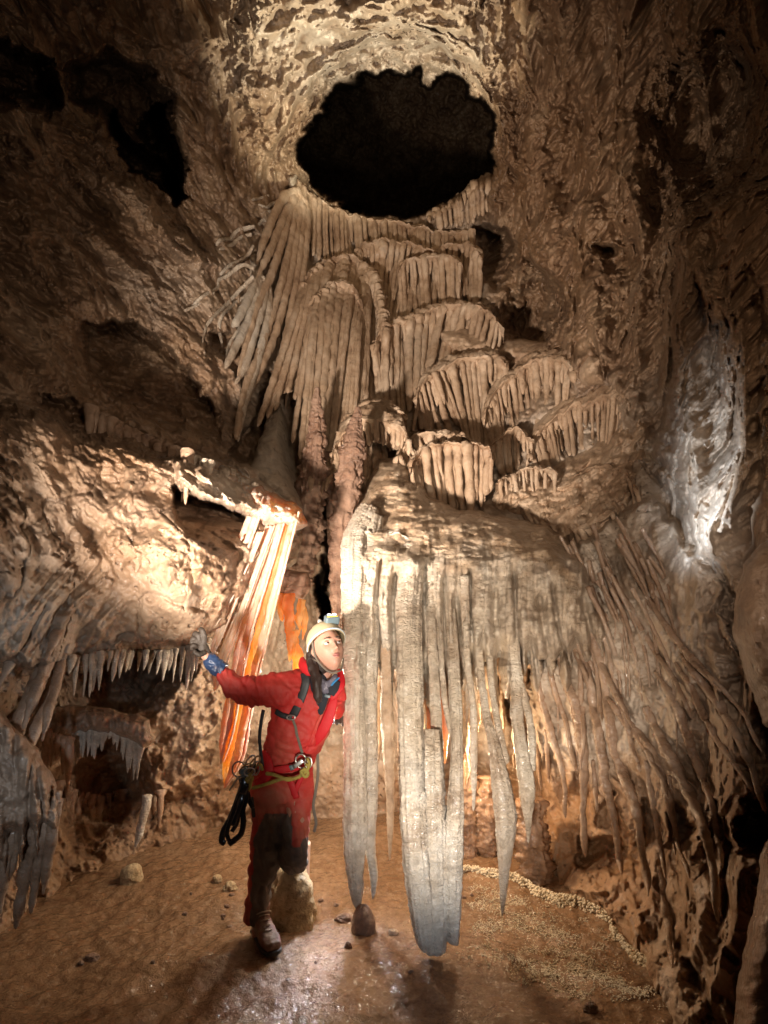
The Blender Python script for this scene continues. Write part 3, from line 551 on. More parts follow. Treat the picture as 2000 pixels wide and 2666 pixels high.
for k, (pl, lb) in enumerate([([(1400,1460),(1480,1440),(1540,1500),(1545,1560),(1470,1570),(1400,1530)], 'knobbly flowstone boss above the bright columns on the right'),
        ([(1400,1580),(1470,1560),(1545,1590),(1560,1650),(1480,1680),(1410,1650)], 'drooping flowstone boss over the thin wet stalactites'),
        ([(1495,950),(1530,915),(1570,930),(1575,1000),(1530,1010),(1500,990)], 'smooth rounded flowstone knob beside the dark right-hand hollow')]):
    relief('flowstone_boss', pl, M['flow'], lambda X, Y: baseD(X, Y)-.12, .26, 40, lb, 'flowstone', 'flowstone bosses', nz=.05, backk=.5)
# ------------------------------------------------------------------ big hanging columns
def column(name, label, parts, cat='stalactite', group=None):
    first = parts[0]; e = first[0][0]; o = thing(name, label, cat, P((e[1]+e[2])/2, e[0], first[1]), group)
    for ed, Y, mt, kw in parts: put(kw.pop('part', 'rib'), blade(ed, Y, **kw), M[mt], o)
    return o
BK = lambda **k: dict(dict(na=56, folds=9, fold_a=.22, amp=.07, ring=.06, step=4, ratio=.8, rough=.05), **k)
SK = lambda **k: dict(dict(na=24, folds=4, fold_a=.15, amp=.12, ring=.07, step=5, ratio=.9, rough=.04), **k)
G = 'large columns hanging in the middle of the chamber'
column('hanging_column', 'broad brown-edged column right beside the person, ending in a ragged double point', [
    ([(1330,930,990,3.25),(1400,893,962,3.05),(1480,888,955,2.85),(1600,888,950,2.76),(1800,892,952),(2000,894,955),(2150,892,958),(2250,900,950),(2330,912,945),(2374,928,936)], 2.72, 'white', BK()),
    ([(1350,950,1000,3.2),(1450,935,990,2.95),(1600,940,988,2.8),(1850,945,985),(2050,945,985),(2200,950,978),(2280,962,984),(2342,967,975)], 2.76, 'white', BK(na=40))], group=G)
column('hanging_column', 'slim column in shadow between the two broad ones', [
    ([(1400,985,1018,3.15),(1500,985,1018,2.9),(1700,988,1020,2.82),(1900,992,1026),(2080,1004,1028),(2170,1008,1024),(2240,1012,1017)], 2.80, 'flow', SK(na=32))], group=G)
column('hanging_column', 'widest and lowest white column, its blunt foot almost on the mud floor', [
    ([(1430,1040,1110,3.0),(1560,1032,1100,2.7),(1700,1032,1100,2.5),(2000,1036,1108,2.43),(2200,1044,1118,2.40),(2350,1062,1130,2.40),(2440,1080,1130,2.40),(2474,1095,1128,2.40)], 2.4, 'white', BK(blunt=True)),
    ([(1900,1100,1150,2.52),(2000,1092,1158,2.47),(2200,1090,1165,2.43),(2350,1096,1168,2.42),(2478,1104,1162,2.42)], 2.45, 'white', BK(blunt=True, na=48)),
    ([(1480,1150,1180,2.9),(1800,1168,1202,2.6),(2000,1172,1207,2.47),(2200,1150,1208,2.43),(2350,1150,1203,2.42),(2430,1155,1199,2.42),(2462,1186,1198,2.42)], 2.45, 'white', BK(na=44)),
    ([(1440,1108,1132,2.95),(1600,1110,1134,2.7),(1800,1118,1146,2.6),(1960,1122,1156,2.52)], 2.5, 'white', SK(part='strand')),
    ([(1440,1135,1152,2.95),(1650,1136,1156,2.75),(1820,1150,1166,2.65),(1920,1170,1184,2.55)], 2.6, 'white', SK(part='strand')),
    ([(2100,1108,1142,2.5),(2250,1112,1150,2.46),(2420,1116,1152,2.44),(2476,1120,1150,2.43)], 2.45, 'white', SK(part='strand', blunt=True))], group=G)
column('hanging_column', 'thin short white stalactite just right of the widest column', [
    ([(1500,1196,1222),(1700,1205,1226),(1850,1222,1242),(2000,1224,1244),(2060,1228,1240),(2112,1230,1236)], 2.72, 'white', SK())], group=G)
column('hanging_column', 'long grey-white stalactite forked at the top with a thin dark tip', [
    ([(1520,1228,1254,2.95),(1700,1238,1258,2.8),(1850,1254,1276,2.68),(1950,1272,1306,2.62),(2100,1284,1343,2.60),(2200,1292,1338,2.60),(2270,1298,1326,2.6),(2330,1301,1320,2.6),(2386,1305,1311,2.6)], 2.6, 'white', BK(na=40, folds=5)),
    ([(1560,1262,1284,2.95),(1750,1268,1286,2.8),(1880,1286,1306,2.68),(1990,1304,1332,2.62)], 2.6, 'white', SK(part='strand'))], group=G)
column('hanging_column', 'shiny white carrot-shaped stalactite with two strands joining halfway', [
    ([(1560,1300,1340,2.95),(1680,1318,1352,2.8),(1780,1328,1362,2.74),(1860,1330,1362,2.7),(1960,1342,1376,2.66),(2050,1350,1394,2.65),(2130,1364,1386,2.65),(2196,1373,1379,2.65)], 2.65, 'white', SK(na=36)),
    ([(1780,1346,1366,2.74),(1860,1366,1386,2.7),(1930,1376,1396,2.68),(2010,1372,1396,2.66)], 2.66, 'white', SK(part='strand'))], group=G)
# fused strands behind and above the big columns, down from the mound
for i, (x0, x1, y0, y1, hw, Yd) in enumerate([(1010,1016,1500,1950,9,3.0),(1092,1100,1480,1850,8,3.1),(1180,1188,1500,2000,11,3.0),(1205,1215,1520,1900,9,3.1),(1225,1236,1520,1760,9,3.1),
        (1280,1290,1560,1900,9,3.1),(1340,1352,1600,1860,9,3.05),(1120,1126,1600,2050,15,3.1),(1150,1158,1600,1990,13,3.15),(1064,1070,1480,1800,8,3.1)]):
    g_ = tube_geo([(x0, y0, Yd, hw*1.4), (x0, y0*.7+y1*.3, Yd, hw), (x1, y0*.3+y1*.7, Yd-.05, hw*.9), (x1, y1, Yd-.05, hw*.3)], na=18, amp=.2, step=6)
    o = put('stalactite', g_, M['amber' if i in (1, 7, 8) else 'white'])
    tag(o, 'slender stalactite hanging under the mound among the large columns', 'stalactite', 'slender stalactites among the large columns')
# ------------------------------------------------------------------ wet brown stalactites streaming down the right side
RS = [([(1350,1640),(1372,1800),(1400,1960),(1408,2060)],8),([(1385,1650),(1405,1780),(1432,1900),(1466,2020),(1474,2130)],10),([(1425,1640),(1440,1780),(1478,1900),(1498,2010)],8),
 ([(1440,1560),(1470,1750),(1510,1880),(1520,1960),(1518,2100),(1524,2232)],15),([(1500,1620),(1512,1800),(1520,1900),(1512,2010)],7),([(1480,1560),(1530,1760),(1562,1920),(1576,2030),(1600,2150),(1618,2282)],14),
 ([(1500,1500),(1560,1700),(1600,1930),(1640,2060),(1664,2160),(1690,2335)],16),([(1560,1600),(1600,1760),(1650,1950),(1665,2010)],8),([(1520,1560),(1548,1700),(1568,1880)],9),([(1480,1600),(1500,1700),(1530,1780)],8),
 ([(1420,1440),(1500,1600),(1580,1760),(1640,1880),(1720,2000),(1755,2160),(1800,2290)],11),([(1460,1440),(1550,1600),(1640,1760),(1700,1880),(1740,1960),(1800,2080),(1845,2200),(1868,2400)],17),
 ([(1500,1420),(1590,1570),(1690,1720),(1760,1830),(1800,1950),(1850,2080),(1882,2262)],13),([(1540,1400),(1640,1560),(1740,1700),(1800,1790),(1850,1900),(1920,2000),(1960,2060)],10),
 ([(1580,1380),(1680,1560),(1760,1680),(1830,1780),(1900,1880),(1960,2000),(1992,2120)],13),([(1450,1500),(1520,1640),(1600,1800),(1650,1900)],8),([(1400,1480),(1470,1600),(1540,1730),(1600,1840),(1700,1980),(1740,2080)],9),
 ([(1620,1440),(1720,1600),(1800,1720),(1880,1800)],7),([(1660,1500),(1740,1640),(1830,1740),(1930,1850),(1985,1960)],9),([(1600,1500),(1680,1650),(1760,1780),(1800,1870)],8),
 ([(1680,1980),(1700,2080),(1720,2200),(1735,2290)],9),([(1740,2020),(1755,2120),(1760,2230)],8),([(1545,1980),(1552,2060),(1556,2120)],7),([(1420,1900),(1428,1990),(1430,2040)],6),([(1720,2260),(1740,2400),(1748,2520)],12),([(1590,1300),(1640,1400),(1690,1500),(1700,1560)],9)]
LB = {3: 'long wet stalactite second right of the shiny white carrot-shaped one', 5: 'long thin wet stalactite with a clear drop line right of the middle of the floor', 6: 'long dark wet stalactite above the white crystal rim', 11: 'thickest brown stalactite far right reaching almost to the floor'}
for i, (pts, hw) in enumerate(RS):
    if pts[0][1] < 1500: pts = [tuple(q) for q in cr(pts, 9)[3:]]
    n = len(pts); rows = []
    pts = [tuple(q) for q in cr(pts, n*3)]; pts = [(x+5*float(pn(y*.02, i*2.3, 5.5)), y) for x, y in pts]; n = len(pts)
    for k, (x, y) in enumerate(pts):
        t = k/(n-1); Yw = min(wD(x, y), bD(x, y)+.1); off = .005+.22*max(0, t-.45)
        rows.append((x, y, Yw-off, hw*.8*(.75+.5*math.sin(math.pi*min(1, t*1.25))) if k < n-1 else hw*.22))
    Ym = [r[2] for r in rows]
    for k in range(1, n): rows[k] = (rows[k][0], rows[k][1], min(rows[k][2], rows[k-1][2]+.02), rows[k][3])
    o = put('wet_stalactite', tube_geo(rows, na=16, amp=.28, step=6, ring=.1), M['stream'])
    tag(o, LB.get(i, 'thin wet brown stalactite streaming down the right wall'), 'stalactite', 'wet brown stalactites on the right wall')
rr_ = random.Random(9)
for i in range(34):
    x0 = rr_.uniform(1380, 1700); y0 = 1400-(x0-1400)*.3+rr_.uniform(0, 260); th = math.atan2(x0-1050, y0-620)*.92; L = rr_.uniform(180, 480)
    pts = [(x0+math.sin(th*(1-.13*k))*L*k/4+rr_.uniform(-7, 7), y0+math.cos(th*(1-.13*k))*L*k/4) for k in range(5)]
    rows = [(x, y, wD(x, y)+.004, rr_.uniform(4, 7)*(1-.15*k)) for k, (x, y) in enumerate(pts)]
    md = np.median([q[2] for q in rows]); rows = [(q[0], q[1], float(np.clip(q[2], md-.12, md+.05)), q[3]) for q in rows]
    o = put('wet_stalactite', tube_geo(rows, na=12, amp=.3, step=6, ring=.1, ratio=1.1), M['stream'])
    tag(o, 'thin wet brown stalactite streaming down the right wall', 'stalactite', 'wet brown stalactites on the right wall')
# ------------------------------------------------------------------ drapery ribbons on the left, lit through from behind
DR = [([(1335,745,782),(1480,706,745),(1640,664,706),(1760,632,676),(1880,600,655),(1980,578,635),(2055,580,590)], 2.85, 'longest amber drapery ribbon, its pointed tip left of the person\'s hip'),
 ([(1345,715,748),(1500,668,704),(1640,622,662),(1760,596,636),(1900,572,612),(1990,570,584)], 2.9, 'second long amber ribbon from the right, passing behind the red sleeve'),
 ([(1370,690,718),(1500,642,672),(1620,596,630),(1740,556,590),(1800,552,566)], 2.86, 'amber ribbon ending just behind the raised forearm'),
 ([(1385,668,690),(1500,612,644),(1600,572,606),(1680,548,572),(1712,548,556)], 2.82, 'white-edged ribbon whose tip touches the blue cuff'),
 ([(1470,630,650),(1540,590,618),(1600,562,584),(1630,560,566)], 2.78, 'short orange ribbon above the raised hand'),
 ([(1480,590,612),(1540,552,580),(1600,522,546),(1622,516,526)], 2.76, 'small orange ribbon left of the short one above the hand'),
 ([(1495,556,574),(1550,520,546),(1608,502,516)], 2.74, 'leftmost small orange ribbon above the hand'),
 ([(1480,672,690),(1600,640,664),(1720,606,634),(1850,590,610)], 3.0, 'dim brown ribbon in the gap between the long amber ribbons'),
 ([(1325,690,722),(1440,650,690),(1560,606,640),(1640,580,604),(1662,574,580)], 2.95, 'whitish ribbon ending above the forearm between two amber ones'),
 ([(1345,640,680),(1440,604,646),(1530,560,600),(1590,536,556),(1606,530,536)], 2.92, 'pale ribbon under the hollow in the left ledge'),
 ([(1400,600,636),(1480,556,598),(1560,520,548),(1590,504,514)], 2.9, 'pale outermost ribbon beneath the left ledge')]
for ed, Y, lb in DR:
    o = thing('drapery_ribbon', lb, 'drapery', P((ed[0][1]+ed[0][2])/2, ed[0][0], Y), 'amber drapery ribbons under the left ledge')
    ed = [(y, l+2*pn(y*.03, l*.01, Y), r) for y, l, r in ed]
    jt = (hash(lb) % 3)*0+(len(lb) % 3-1)*.05; Y = Y+jt
    put('fold', blade([(y, l+2, l+(r-l)*.50) for y, l, r in ed[:-1]]+[(ed[-1][0]-14, ed[-1][1]+2, ed[-1][1]+7)], Y+.05, na=24, ratio=.7, amp=.2, ring=.1, step=3, rough=.08), M['amberglow' if len(lb) % 2 or 'longest' in lb else 'amber'], o)
    put('fold', blade([(y, l+(r-l)*.42, r-(r-l)*.16) for y, l, r in ed[:-1]]+[(ed[-1][0], ed[-1][1], ed[-1][2]-2)], Y, na=24, ratio=.8, amp=.22, ring=.12, step=3, rough=.1), M['amber'], o)
    put('edge', blade([(y-3, r-(r-l)*.16, r) for y, l, r in ed[:-1]]+[(ed[-1][0]-3, ed[-1][2]-4, ed[-1][2]-1)], Y-.03, na=12, ratio=1.6, amp=.35, ring=.3, step=3, rough=.2), M['pearl'], o)  # edge strip coloured pale to stand for the ribbon's lamplit rim
# amber stalactites behind the person's head
o = thing('amber_stalactite_cluster', 'cluster of glowing orange stalactites hanging behind the helmet', 'stalactites', P(765, 1540, 3.4))
relief('lip', [(724,1480),(800,1490),(812,1530),(790,1565),(760,1555),(735,1560),(720,1540)], M['red'], 3.5, .14, 22, parent=o, nz=.04)
for r in ([(738,1545,3.38,13),(730,1580,3.38,11),(735,1618,3.38,3)], [(752,1545,3.36,15),(754,1620,3.36,13),(756,1680,3.36,9),(754,1722,3.36,2)], [(768,1640,3.37,13),(772,1700,3.37,13),(774,1760,3.37,10),(774,1820,3.37,7)],
          [(786,1560,3.38,10),(778,1610,3.38,9),(782,1640,3.38,2)], [(790,1580,3.4,8),(794,1620,3.4,8),(788,1665,3.4,2)]):
    put('stalactite', tube_geo(r, na=16, amp=.45, step=4, ring=.2, ratio=.5), M['amberglow'], o)
# rusty columns in the cleft
column('rusty_column', 'rusty brown knobbly column left of the black cleft above the helmet', [([(1010,818,832),(1080,806,842),(1150,796,850),(1250,775,850),(1380,752,838),(1480,740,820),(1548,745,800)], 3.9, 'red', BK(na=48, amp=.34, rough=.2, ring=.12))], group='rusty columns beside the cleft')
column('rusty_column', 'rusty brown column right of the black cleft touching the mound', [([(1060,925,940),(1120,905,945),(1190,884,950),(1300,866,930),(1450,856,910),(1600,862,900),(1650,870,896)], 3.6, 'red', BK(na=48, amp=.3, rough=.2, ring=.12))], group='rusty columns beside the cleft')
column('rusty_column', 'thin rusty strand hanging below the pointed organ pipes', [([(1180,838,870),(1260,846,872),(1360,850,872),(1420,852,862)], 4.1, 'red', SK(na=30))], group='rusty columns beside the cleft')
# pale pointed strands fanning from the two hubs at the upper left
HUBS = [((764,480),[((770,560),(742,700),(690,880),(640,1010),(618,1120),(616,1145)),((780,560),(760,700),(720,860),(680,960),(662,1010)),((752,560),(716,690),(668,800),(640,900),(618,980)),((742,560),(700,660),(660,740)),
          ((790,560),(776,700),(750,850),(724,980),(700,1060)),((800,560),(790,700),(772,860),(756,960),(744,1060)),((735,520),(690,620),(668,690))], 'fan of long pale strands dropping from the white hub beside the opening'),
        ((662,690),[((690,760),(668,850),(640,950),(612,1000)),((670,760),(640,850),(600,930),(586,960)),((700,770),(690,860),(660,980),(630,1080),(620,1150)),((655,760),(620,830),(604,850))], 'lower fan of white strands spreading from a forked hub on the left')]
for (hx, hy), st, lb in HUBS:
    o = thing('strand_fan', lb, 'flowstone', P(hx, hy, bD(hx, hy)-.1), 'fans of pale strands')
    relief('hub', [(hx-14,hy-20),(hx+6,hy-30),(hx+20,hy+20),(hx+34,hy+80),(hx+16,hy+105),(hx-14,hy+80),(hx-10,hy+30)], M['white'], lambda X, Y: baseD(X, Y)+.02, .2, 22, parent=o, nz=.04)
    for s in st:
        pts = [(hx+8, hy+30)]+list(s); n = len(pts)
        put('strand', tube_geo([(x, y, bD(x, y)-.16-.1*math.sin(k/n*3), (9 if k else 12)*(1.25-.45*k/n) if k < n-1 else 3) for k, (x, y) in enumerate(pts)], na=14, amp=.3, step=6, ratio=1.2), M['flow' if hx > 700 else 'white'], o)
RV = [[(760,520),(728,536),(712,530),(694,540),(672,532)],[(756,548),(724,556),(706,576),(684,574),(664,602)],[(752,575),(728,590),(712,588),(690,600),(664,610)],[(745,560),(716,562),(700,552),(680,560)],
 [(748,600),(726,640),(722,622)],[(662,700),(630,690),(590,720),(568,730),(566,750),(530,770),(498,800)],[(660,720),(620,760),(592,790),(560,820),(536,850)],[(664,735),(640,770),(610,790),(580,820),(570,850),(578,900),(572,945)],
 [(668,745),(650,780),(640,830),(620,860),(596,900),(588,940)],[(662,590),(620,600),(600,622),(575,625),(562,640)],[(655,610),(625,620),(600,640),(570,650)],[(660,640),(640,670),(600,690),(572,715)],
 [(536,850),(528,890),(534,925)],[(480,810),(520,790),(560,760)],[(746,640),(712,660),(690,655),(664,668)],[(700,510),(680,515),(655,520)]]
for i, pts in enumerate(RV):
    n = len(pts)
    rows = [(x, y, wD(x, y)-.012, (4.2 if i < 12 else 3)*(1-.3*k/n)) for k, (x, y) in enumerate(pts)]
    ys = [r[2] for r in rows]; rows = [(r[0], r[1], min(r[2], np.median(ys)+.1), r[3]) for r in rows]
    o = put('calcite_rivulet', tube_geo(rows, na=10, amp=.3, step=4, ratio=1.3), M['white']); tag(o, 'thin wavy white calcite rivulet crossing the brown rock at upper left', 'rivulet', 'wavy white rivulets on the upper left rock')
# ------------------------------------------------------------------ left side: fringes, near cluster
def fringe(line, n, l0, l1, hw, mat, label, name='stalactite_fringe', Yo=.02, dx=0, group='stalactite fringes on the left', Y=None):
    a = polyat(line, .5); o = thing(name, label, 'stalactites', P(a[0], a[1], (Y or wD(a[0], a[1])-Yo)), group)
    for k in range(n):
        u = (k+random.uniform(.2, .8))/n; x, y = polyat(line, u); L = random.uniform(l0, l1)*(1+.4*math.sin(u*9)); h = hw*random.uniform(.7, 1.3)
        Yk = (Y or min(wD(x, y), wD(x, y-12))-Yo)
        put('stalactite', tube_geo([(x, y-8, Yk+.02, h*1.7), (x+dx*.1, y+L*.1, Yk, h*1.25), (x+dx*.5+random.uniform(-2, 2), y+L*.5, Yk, h*.9), (x+dx, y+L, Yk, h*.22)], na=10, amp=.35, step=4), M[mat], o)
    return o
fringe([(230,1065),(300,1110),(380,1150),(430,1170),(500,1190)], 19, 45, 110, 9, 'stream', 'row of short dark wet stalactites under the long left ledge', dx=-8, Yo=.10)
fringe([(180,1722),(260,1708),(350,1700),(430,1705),(500,1690),(560,1665)], 24, 30, 85, 6, 'white', 'pale drips along the bottom edge of the bulging left rock', dx=-8, Yo=.05)
fringe([(480,1190),(560,1215),(640,1260),(720,1300),(770,1330)], 30, 20, 50, 6, 'white', 'bright icicle-like fringe along the front of the left ledge', dx=-5, Yo=.04)
fringe([(190,1905),(240,1895),(300,1905),(340,1915),(372,1940)], 20, 35, 80, 6, 'white', 'low fringe of small pale stalactites left of the raised hand', dx=-6, Y=2.75)
fringe([(110,1900),(150,1930),(190,1930)], 6, 70, 120, 8, 'brown', 'short amber stalactites beside the near left cluster', dx=-6, Y=2.6)
fringe([(385,2075),(405,2085),(425,2060)], 3, 40, 90, 9, 'brown', 'pointed drips under the low drapery mass left of the person', dx=-6, Yo=.1)
o = put('stalactite', tube_geo([(385,2070,3.1,12),(378,2110,3.1,11),(366,2160,3.1,10),(352,2208,3.1,3)], na=18, amp=.25, step=4), M['white']); tag(o, 'single chalky white stalactite low on the left behind the floor', 'stalactite')
relief('flowstone_ledge', [(60,1850),(180,1835),(300,1845),(390,1870),(400,1930),(372,1958),(330,1930),(240,1915),(170,1925),(100,1950),(50,1930)], M['stream'], 2.92, .24, 30, 'low wet ledge carrying the fringe of small pale stalactites', 'flowstone', nz=.06, backk=1.5, fx=lambda X, Y, x, z: -.03*np.abs(pn(X*.05, Y*.02, 2.2)))
o = thing('stalactite_cluster', 'near cluster of glossy brown stalactites at the left edge of the photo', 'stalactites', P(60, 1700, 2.1))
relief('body', [(-120,1800),(-20,1820),(40,1890),(90,1940),(140,2020),(158,2090),(154,2150),(138,2230),(118,2160),(98,2260),(78,2170),(56,2280),(36,2180),(10,2290),(-20,2190),(-120,2300)], M['stream'], 2.2, .26, 60, parent=o, nz=.06, fx=lambda X, Y, x, z: -.05*(1-np.minimum(np.abs(pn(X*.03, Y*.003, 4.4))*3, 1)))
for a, b, h in [((160,1600),(60,1900),15),((140,1640),(10,1990),17),((110,1560),(-10,1800),13),((170,1660),(110,1930),11),((150,1700),(60,2010),14),((90,1760),(20,2020),12),((60,1500),(-40,1700),14),((190,1540),(120,1720),12)]:
    put('strand', tube_geo([(a[0], a[1], 2.45, h), (a[0]*.65+b[0]*.35, a[1]*.6+b[1]*.4, 2.32, h*1.1), (a[0]*.3+b[0]*.7, a[1]*.3+b[1]*.7, 2.2, h), (b[0], b[1], 2.12, h*.4)], na=16, amp=.35, step=6, ring=.12), M['stream'], o)
for x, y0, x1, y1, h in [(145,2080,112,2330,15),(120,2100,80,2380,14),(95,2120,40,2420,16),(60,2140,20,2300,12),(30,2150,-20,2440,15),(0,2150,-40,2380,14),(130,2120,100,2260,10),(150,2060,128,2230,9)]:
    put('strand', tube_geo([(x, y0, 2.1, h*1.2), (x*.7+x1*.3, y0*.7+y1*.3, 2.1, h), (x*.3+x1*.7, y0*.3+y1*.7, 2.12, h*.9), (x1, y1, 2.14, h*.3)], na=16, amp=.3, step=6, ring=.1), M['stream'], o)
for a, b in [((30,2140),(10,1)),]: pass
# thin wall ribs lower left
fringe([(150,2040),(200,2070),(260,2080),(330,2060)], 10, 90, 190, 8, 'brown', 'dark ribs running down the shadowed recess at lower left', dx=-22, Yo=.03)
# ------------------------------------------------------------------ floor pieces
def lump(name, px, py, w, h, mat, label, cat, depth=1.0, sd=0, amp=.2, top=.7, group=None, seg=44, dY=0):
    """rounded rock standing on the floor: px,py its foot in the photo, w,h in px"""
    c = onfloor(px, py); Y = c.y; r = w/2/F*Y; H = h/F*Y
    v = np.linspace(0, 1, seg); u = np.linspace(0, 2*np.pi, seg, endpoint=False)
    prof = np.sqrt(np.clip(1-v**(1.0/max(top, .1)*1.6), 0, 1)); VV, UU = np.meshgrid(v, u, indexing='ij'); pr = prof[:, None]*np.ones(seg)[None]
    s = seed()+sd; nx, ny = np.cos(UU), np.sin(UU)
    m = 1+amp*fbm(nx*1.3+s, ny*1.3, VV*2, 3)+amp*.25*fbm(nx*6+s, ny*6, VV*9, 2)
    X = nx*r*pr*m; Yv = ny*r*depth*pr*m; Z = VV*H*(1+.1*pn(nx+s, ny, s))-.03*(VV < .01)
    V = np.stack([X, Yv, Z], -1).reshape(-1, 3); Q = gridfaces(seg, seg, True)
    o = mesh_np(name, V, Q, M[mat]); o.location = c+Vector((0, r*depth+dY, 0)); tag(o, label, cat, group); return o
o = lump('boulder', 748, 2425, 125, 150, 'boulder', 'tall yellow-brown pitted boulder behind the bent knee', 'boulder', 1.0, amp=.28, top=.55)
lump('boulder', 790, 2400, 60, 70, 'boulder', 'lower shoulder rock against the right side of the pitted boulder', 'boulder', .8, amp=.3)
lump('stalagmite', 945, 2438, 66, 66, 'red', 'squat rounded grey-brown stalagmite under the ragged double point', 'stalagmite', 1, amp=.1, top=.9)
lump('stalagmite', 330, 2305, 54, 44, 'boulder', 'small tan cone stalagmite alone on the left of the mud floor', 'stalagmite', 1, amp=.15, top=.4)
lump('stalagmite', 1562, 2330, 40, 40, 'white', 'little white knob stalagmite behind the crystal rim', 'stalagmite', 1, amp=.15, top=.5)
lump('rock', 895, 2402, 46, 16, 'red', 'flat brown stone left of the squat stalagmite', 'rock', .7, amp=.2, top=1)
lump('rock', 595, 2322, 34, 22, 'boulder', 'reddish stone left of the booted leg', 'rock', .8, amp=.3)
lump('rock', 562, 2300, 30, 18, 'boulder', 'small broken stone behind the reddish one', 'rock', .8, amp=.3)
lump('rock', 232, 2505, 34, 14, 'red', 'dark flat pebble on the mud at lower left', 'rock', .8, amp=.3)
lump('rock', 906, 2468, 18, 12, 'red', 'dark pebble below the squat stalagmite', 'rock', .8, amp=.3)
lump('rock', 580, 2390, 16, 8, 'red', 'tiny dark pebble in front of the reddish stone', 'rock', .8, amp=.3)
lump('rock', 1025, 2435, 26, 10, 'flow', 'pale flat chip left of the widest column\'s foot', 'rock', .8, amp=.3)
lump('rock', 1545, 2640, 36, 20, 'red', 'half buried dim stone at the bottom right of the floor', 'rock', .8, amp=.25)
r5 = random.Random(21)
for i in range(16):
    x = r5.choice((r5.uniform(120, 620), r5.uniform(420, 900), r5.uniform(700, 1250))); y = r5.uniform(2330, 2600)
    lump('pebble', x, y, r5.uniform(7, 16), r5.uniform(4, 8), 'red', 'tiny dark pebble lying on the wet mud', 'pebble', .8, amp=.3, seg=16, group='tiny pebbles scattered on the mud floor')
# pale post behind the knee
c = onfloor(783, 2338); hh = (2338-2195)/F*c.y
n = 40; t = np.linspace(0, 1, n); rr = (.046+.012*t+.0025*(np.abs(t-.22) < .02)+.002*(np.abs(t-.3) < .015)); ph = np.linspace(0, 2*np.pi, 32, endpoint=False)
V = np.stack([rr[:, None]*np.cos(ph), rr[:, None]*np.sin(ph), np.repeat(t[:, None]*hh, 32, 1)], -1).reshape(-1, 3)
V = np.vstack([V, [[0, 0, hh+.004]]]); Q = tri_fix(gridfaces(n, 32, True))+[((n-1)*32+j, (n-1)*32+(j+1) % 32, n*32) for j in range(32)]
N = NT('pinkish_white'); N.b.inputs['Base Color'].default_value = (.66, .5, .45, 1); N.b.inputs['Roughness'].default_value = .5; M['post'] = N.m
o = mesh_np('stalagmite', V, Q, M['post']); o.location = c; tag(o, 'smooth pinkish-white pillar with faint rings behind the bent knee', 'stalagmite')
# brown bulbous pillars against the back wall, right of the widest column
for ed, lb in [([(1960,1200,1240),(2080,1196,1246),(2180,1200,1244),(2262,1206,1250)], 'pale brown back pillar just right of the widest column'), ([(2020,1240,1290),(2120,1236,1300),(2200,1240,1298),(2268,1244,1296)], 'orange-brown knobbly back pillar with a lumpy surface'),
               ([(2080,1345,1420),(2180,1340,1430),(2260,1350,1440),(2310,1360,1440)], 'brown fluted back pillar behind the carrot-shaped stalactite')]:
    column('back_pillar', lb, [(ed, 3.5 if ed[0][1] < 1300 else 3.2, 'brown', BK(na=40, amp=.3, ring=0, rough=.25, blunt=True))], 'pillar', 'pillars against the back wall')
# popcorn crystals: dense on the lit pool floor, a white crust along its rim
def popcorn(name, pts, rads, mat):
    t = (1+5**.5)/2; iv = np.array([(-1,t,0),(1,t,0),(-1,-t,0),(1,-t,0),(0,-1,t),(0,1,t),(0,-1,-t),(0,1,-t),(t,0,-1),(t,0,1),(-t,0,-1),(-t,0,1)], float); iv /= np.linalg.norm(iv[0])
    it = np.array([(0,11,5),(0,5,1),(0,1,7),(0,7,10),(0,10,11),(1,5,9),(5,11,4),(11,10,2),(10,7,6),(7,1,8),(3,9,4),(3,4,2),(3,2,6),(3,6,8),(3,8,9),(4,9,5),(2,4,11),(6,2,10),(8,6,7),(9,8,1)])
    pts = np.array(pts); rads = np.array(rads)
    V = (pts[:, None]+iv[None]*rads[:, None, None]*(1+.25*np.random.RandomState(1).rand(len(pts), 12, 1))).reshape(-1, 3); Q = (it[None]+12*np.arange(len(pts))[:, None, None]).reshape(-1, 3)
    return mesh_np(name, V, Q, mat)
pts = []; rad = []; R_ = random.Random(5)
pool = [(1190,2290),(1330,2300),(1480,2370),(1590,2440),(1680,2540),(1760,2620),(1500,2620),(1300,2540),(1210,2500),(1215,2400)]
A = np.array([(R_.uniform(900, 1780), R_.uniform(2230, 2640)) for _ in range(60000)], np.float32)
sdv = sdpoly(A[:, 0], A[:, 1], pool)+pn(A[:, 0]*.02, A[:, 1]*.03, 3.3)*50; dn = pn(A[:, 0]*.012, A[:, 1]*.03, 7.7)
for (x, y), s_, d_ in zip(A, sdv, dn):
    if R_.random() < np.clip(-s_/60, 0, 1)*np.clip(.45+d_*1.3, .05, 1):
        p = onfloor(float(x), float(y)); r = R_.uniform(.0015, .0042); pts.append((p.x, p.y, p.z+r*.3)); rad.append(r)
o = popcorn('floor_popcorn', pts, rad, M['popcorn']); tag(o, 'grainy calcite crystals strewn over the lit floor at the right', 'crystals', kind='stuff')
pts = []; rad = []
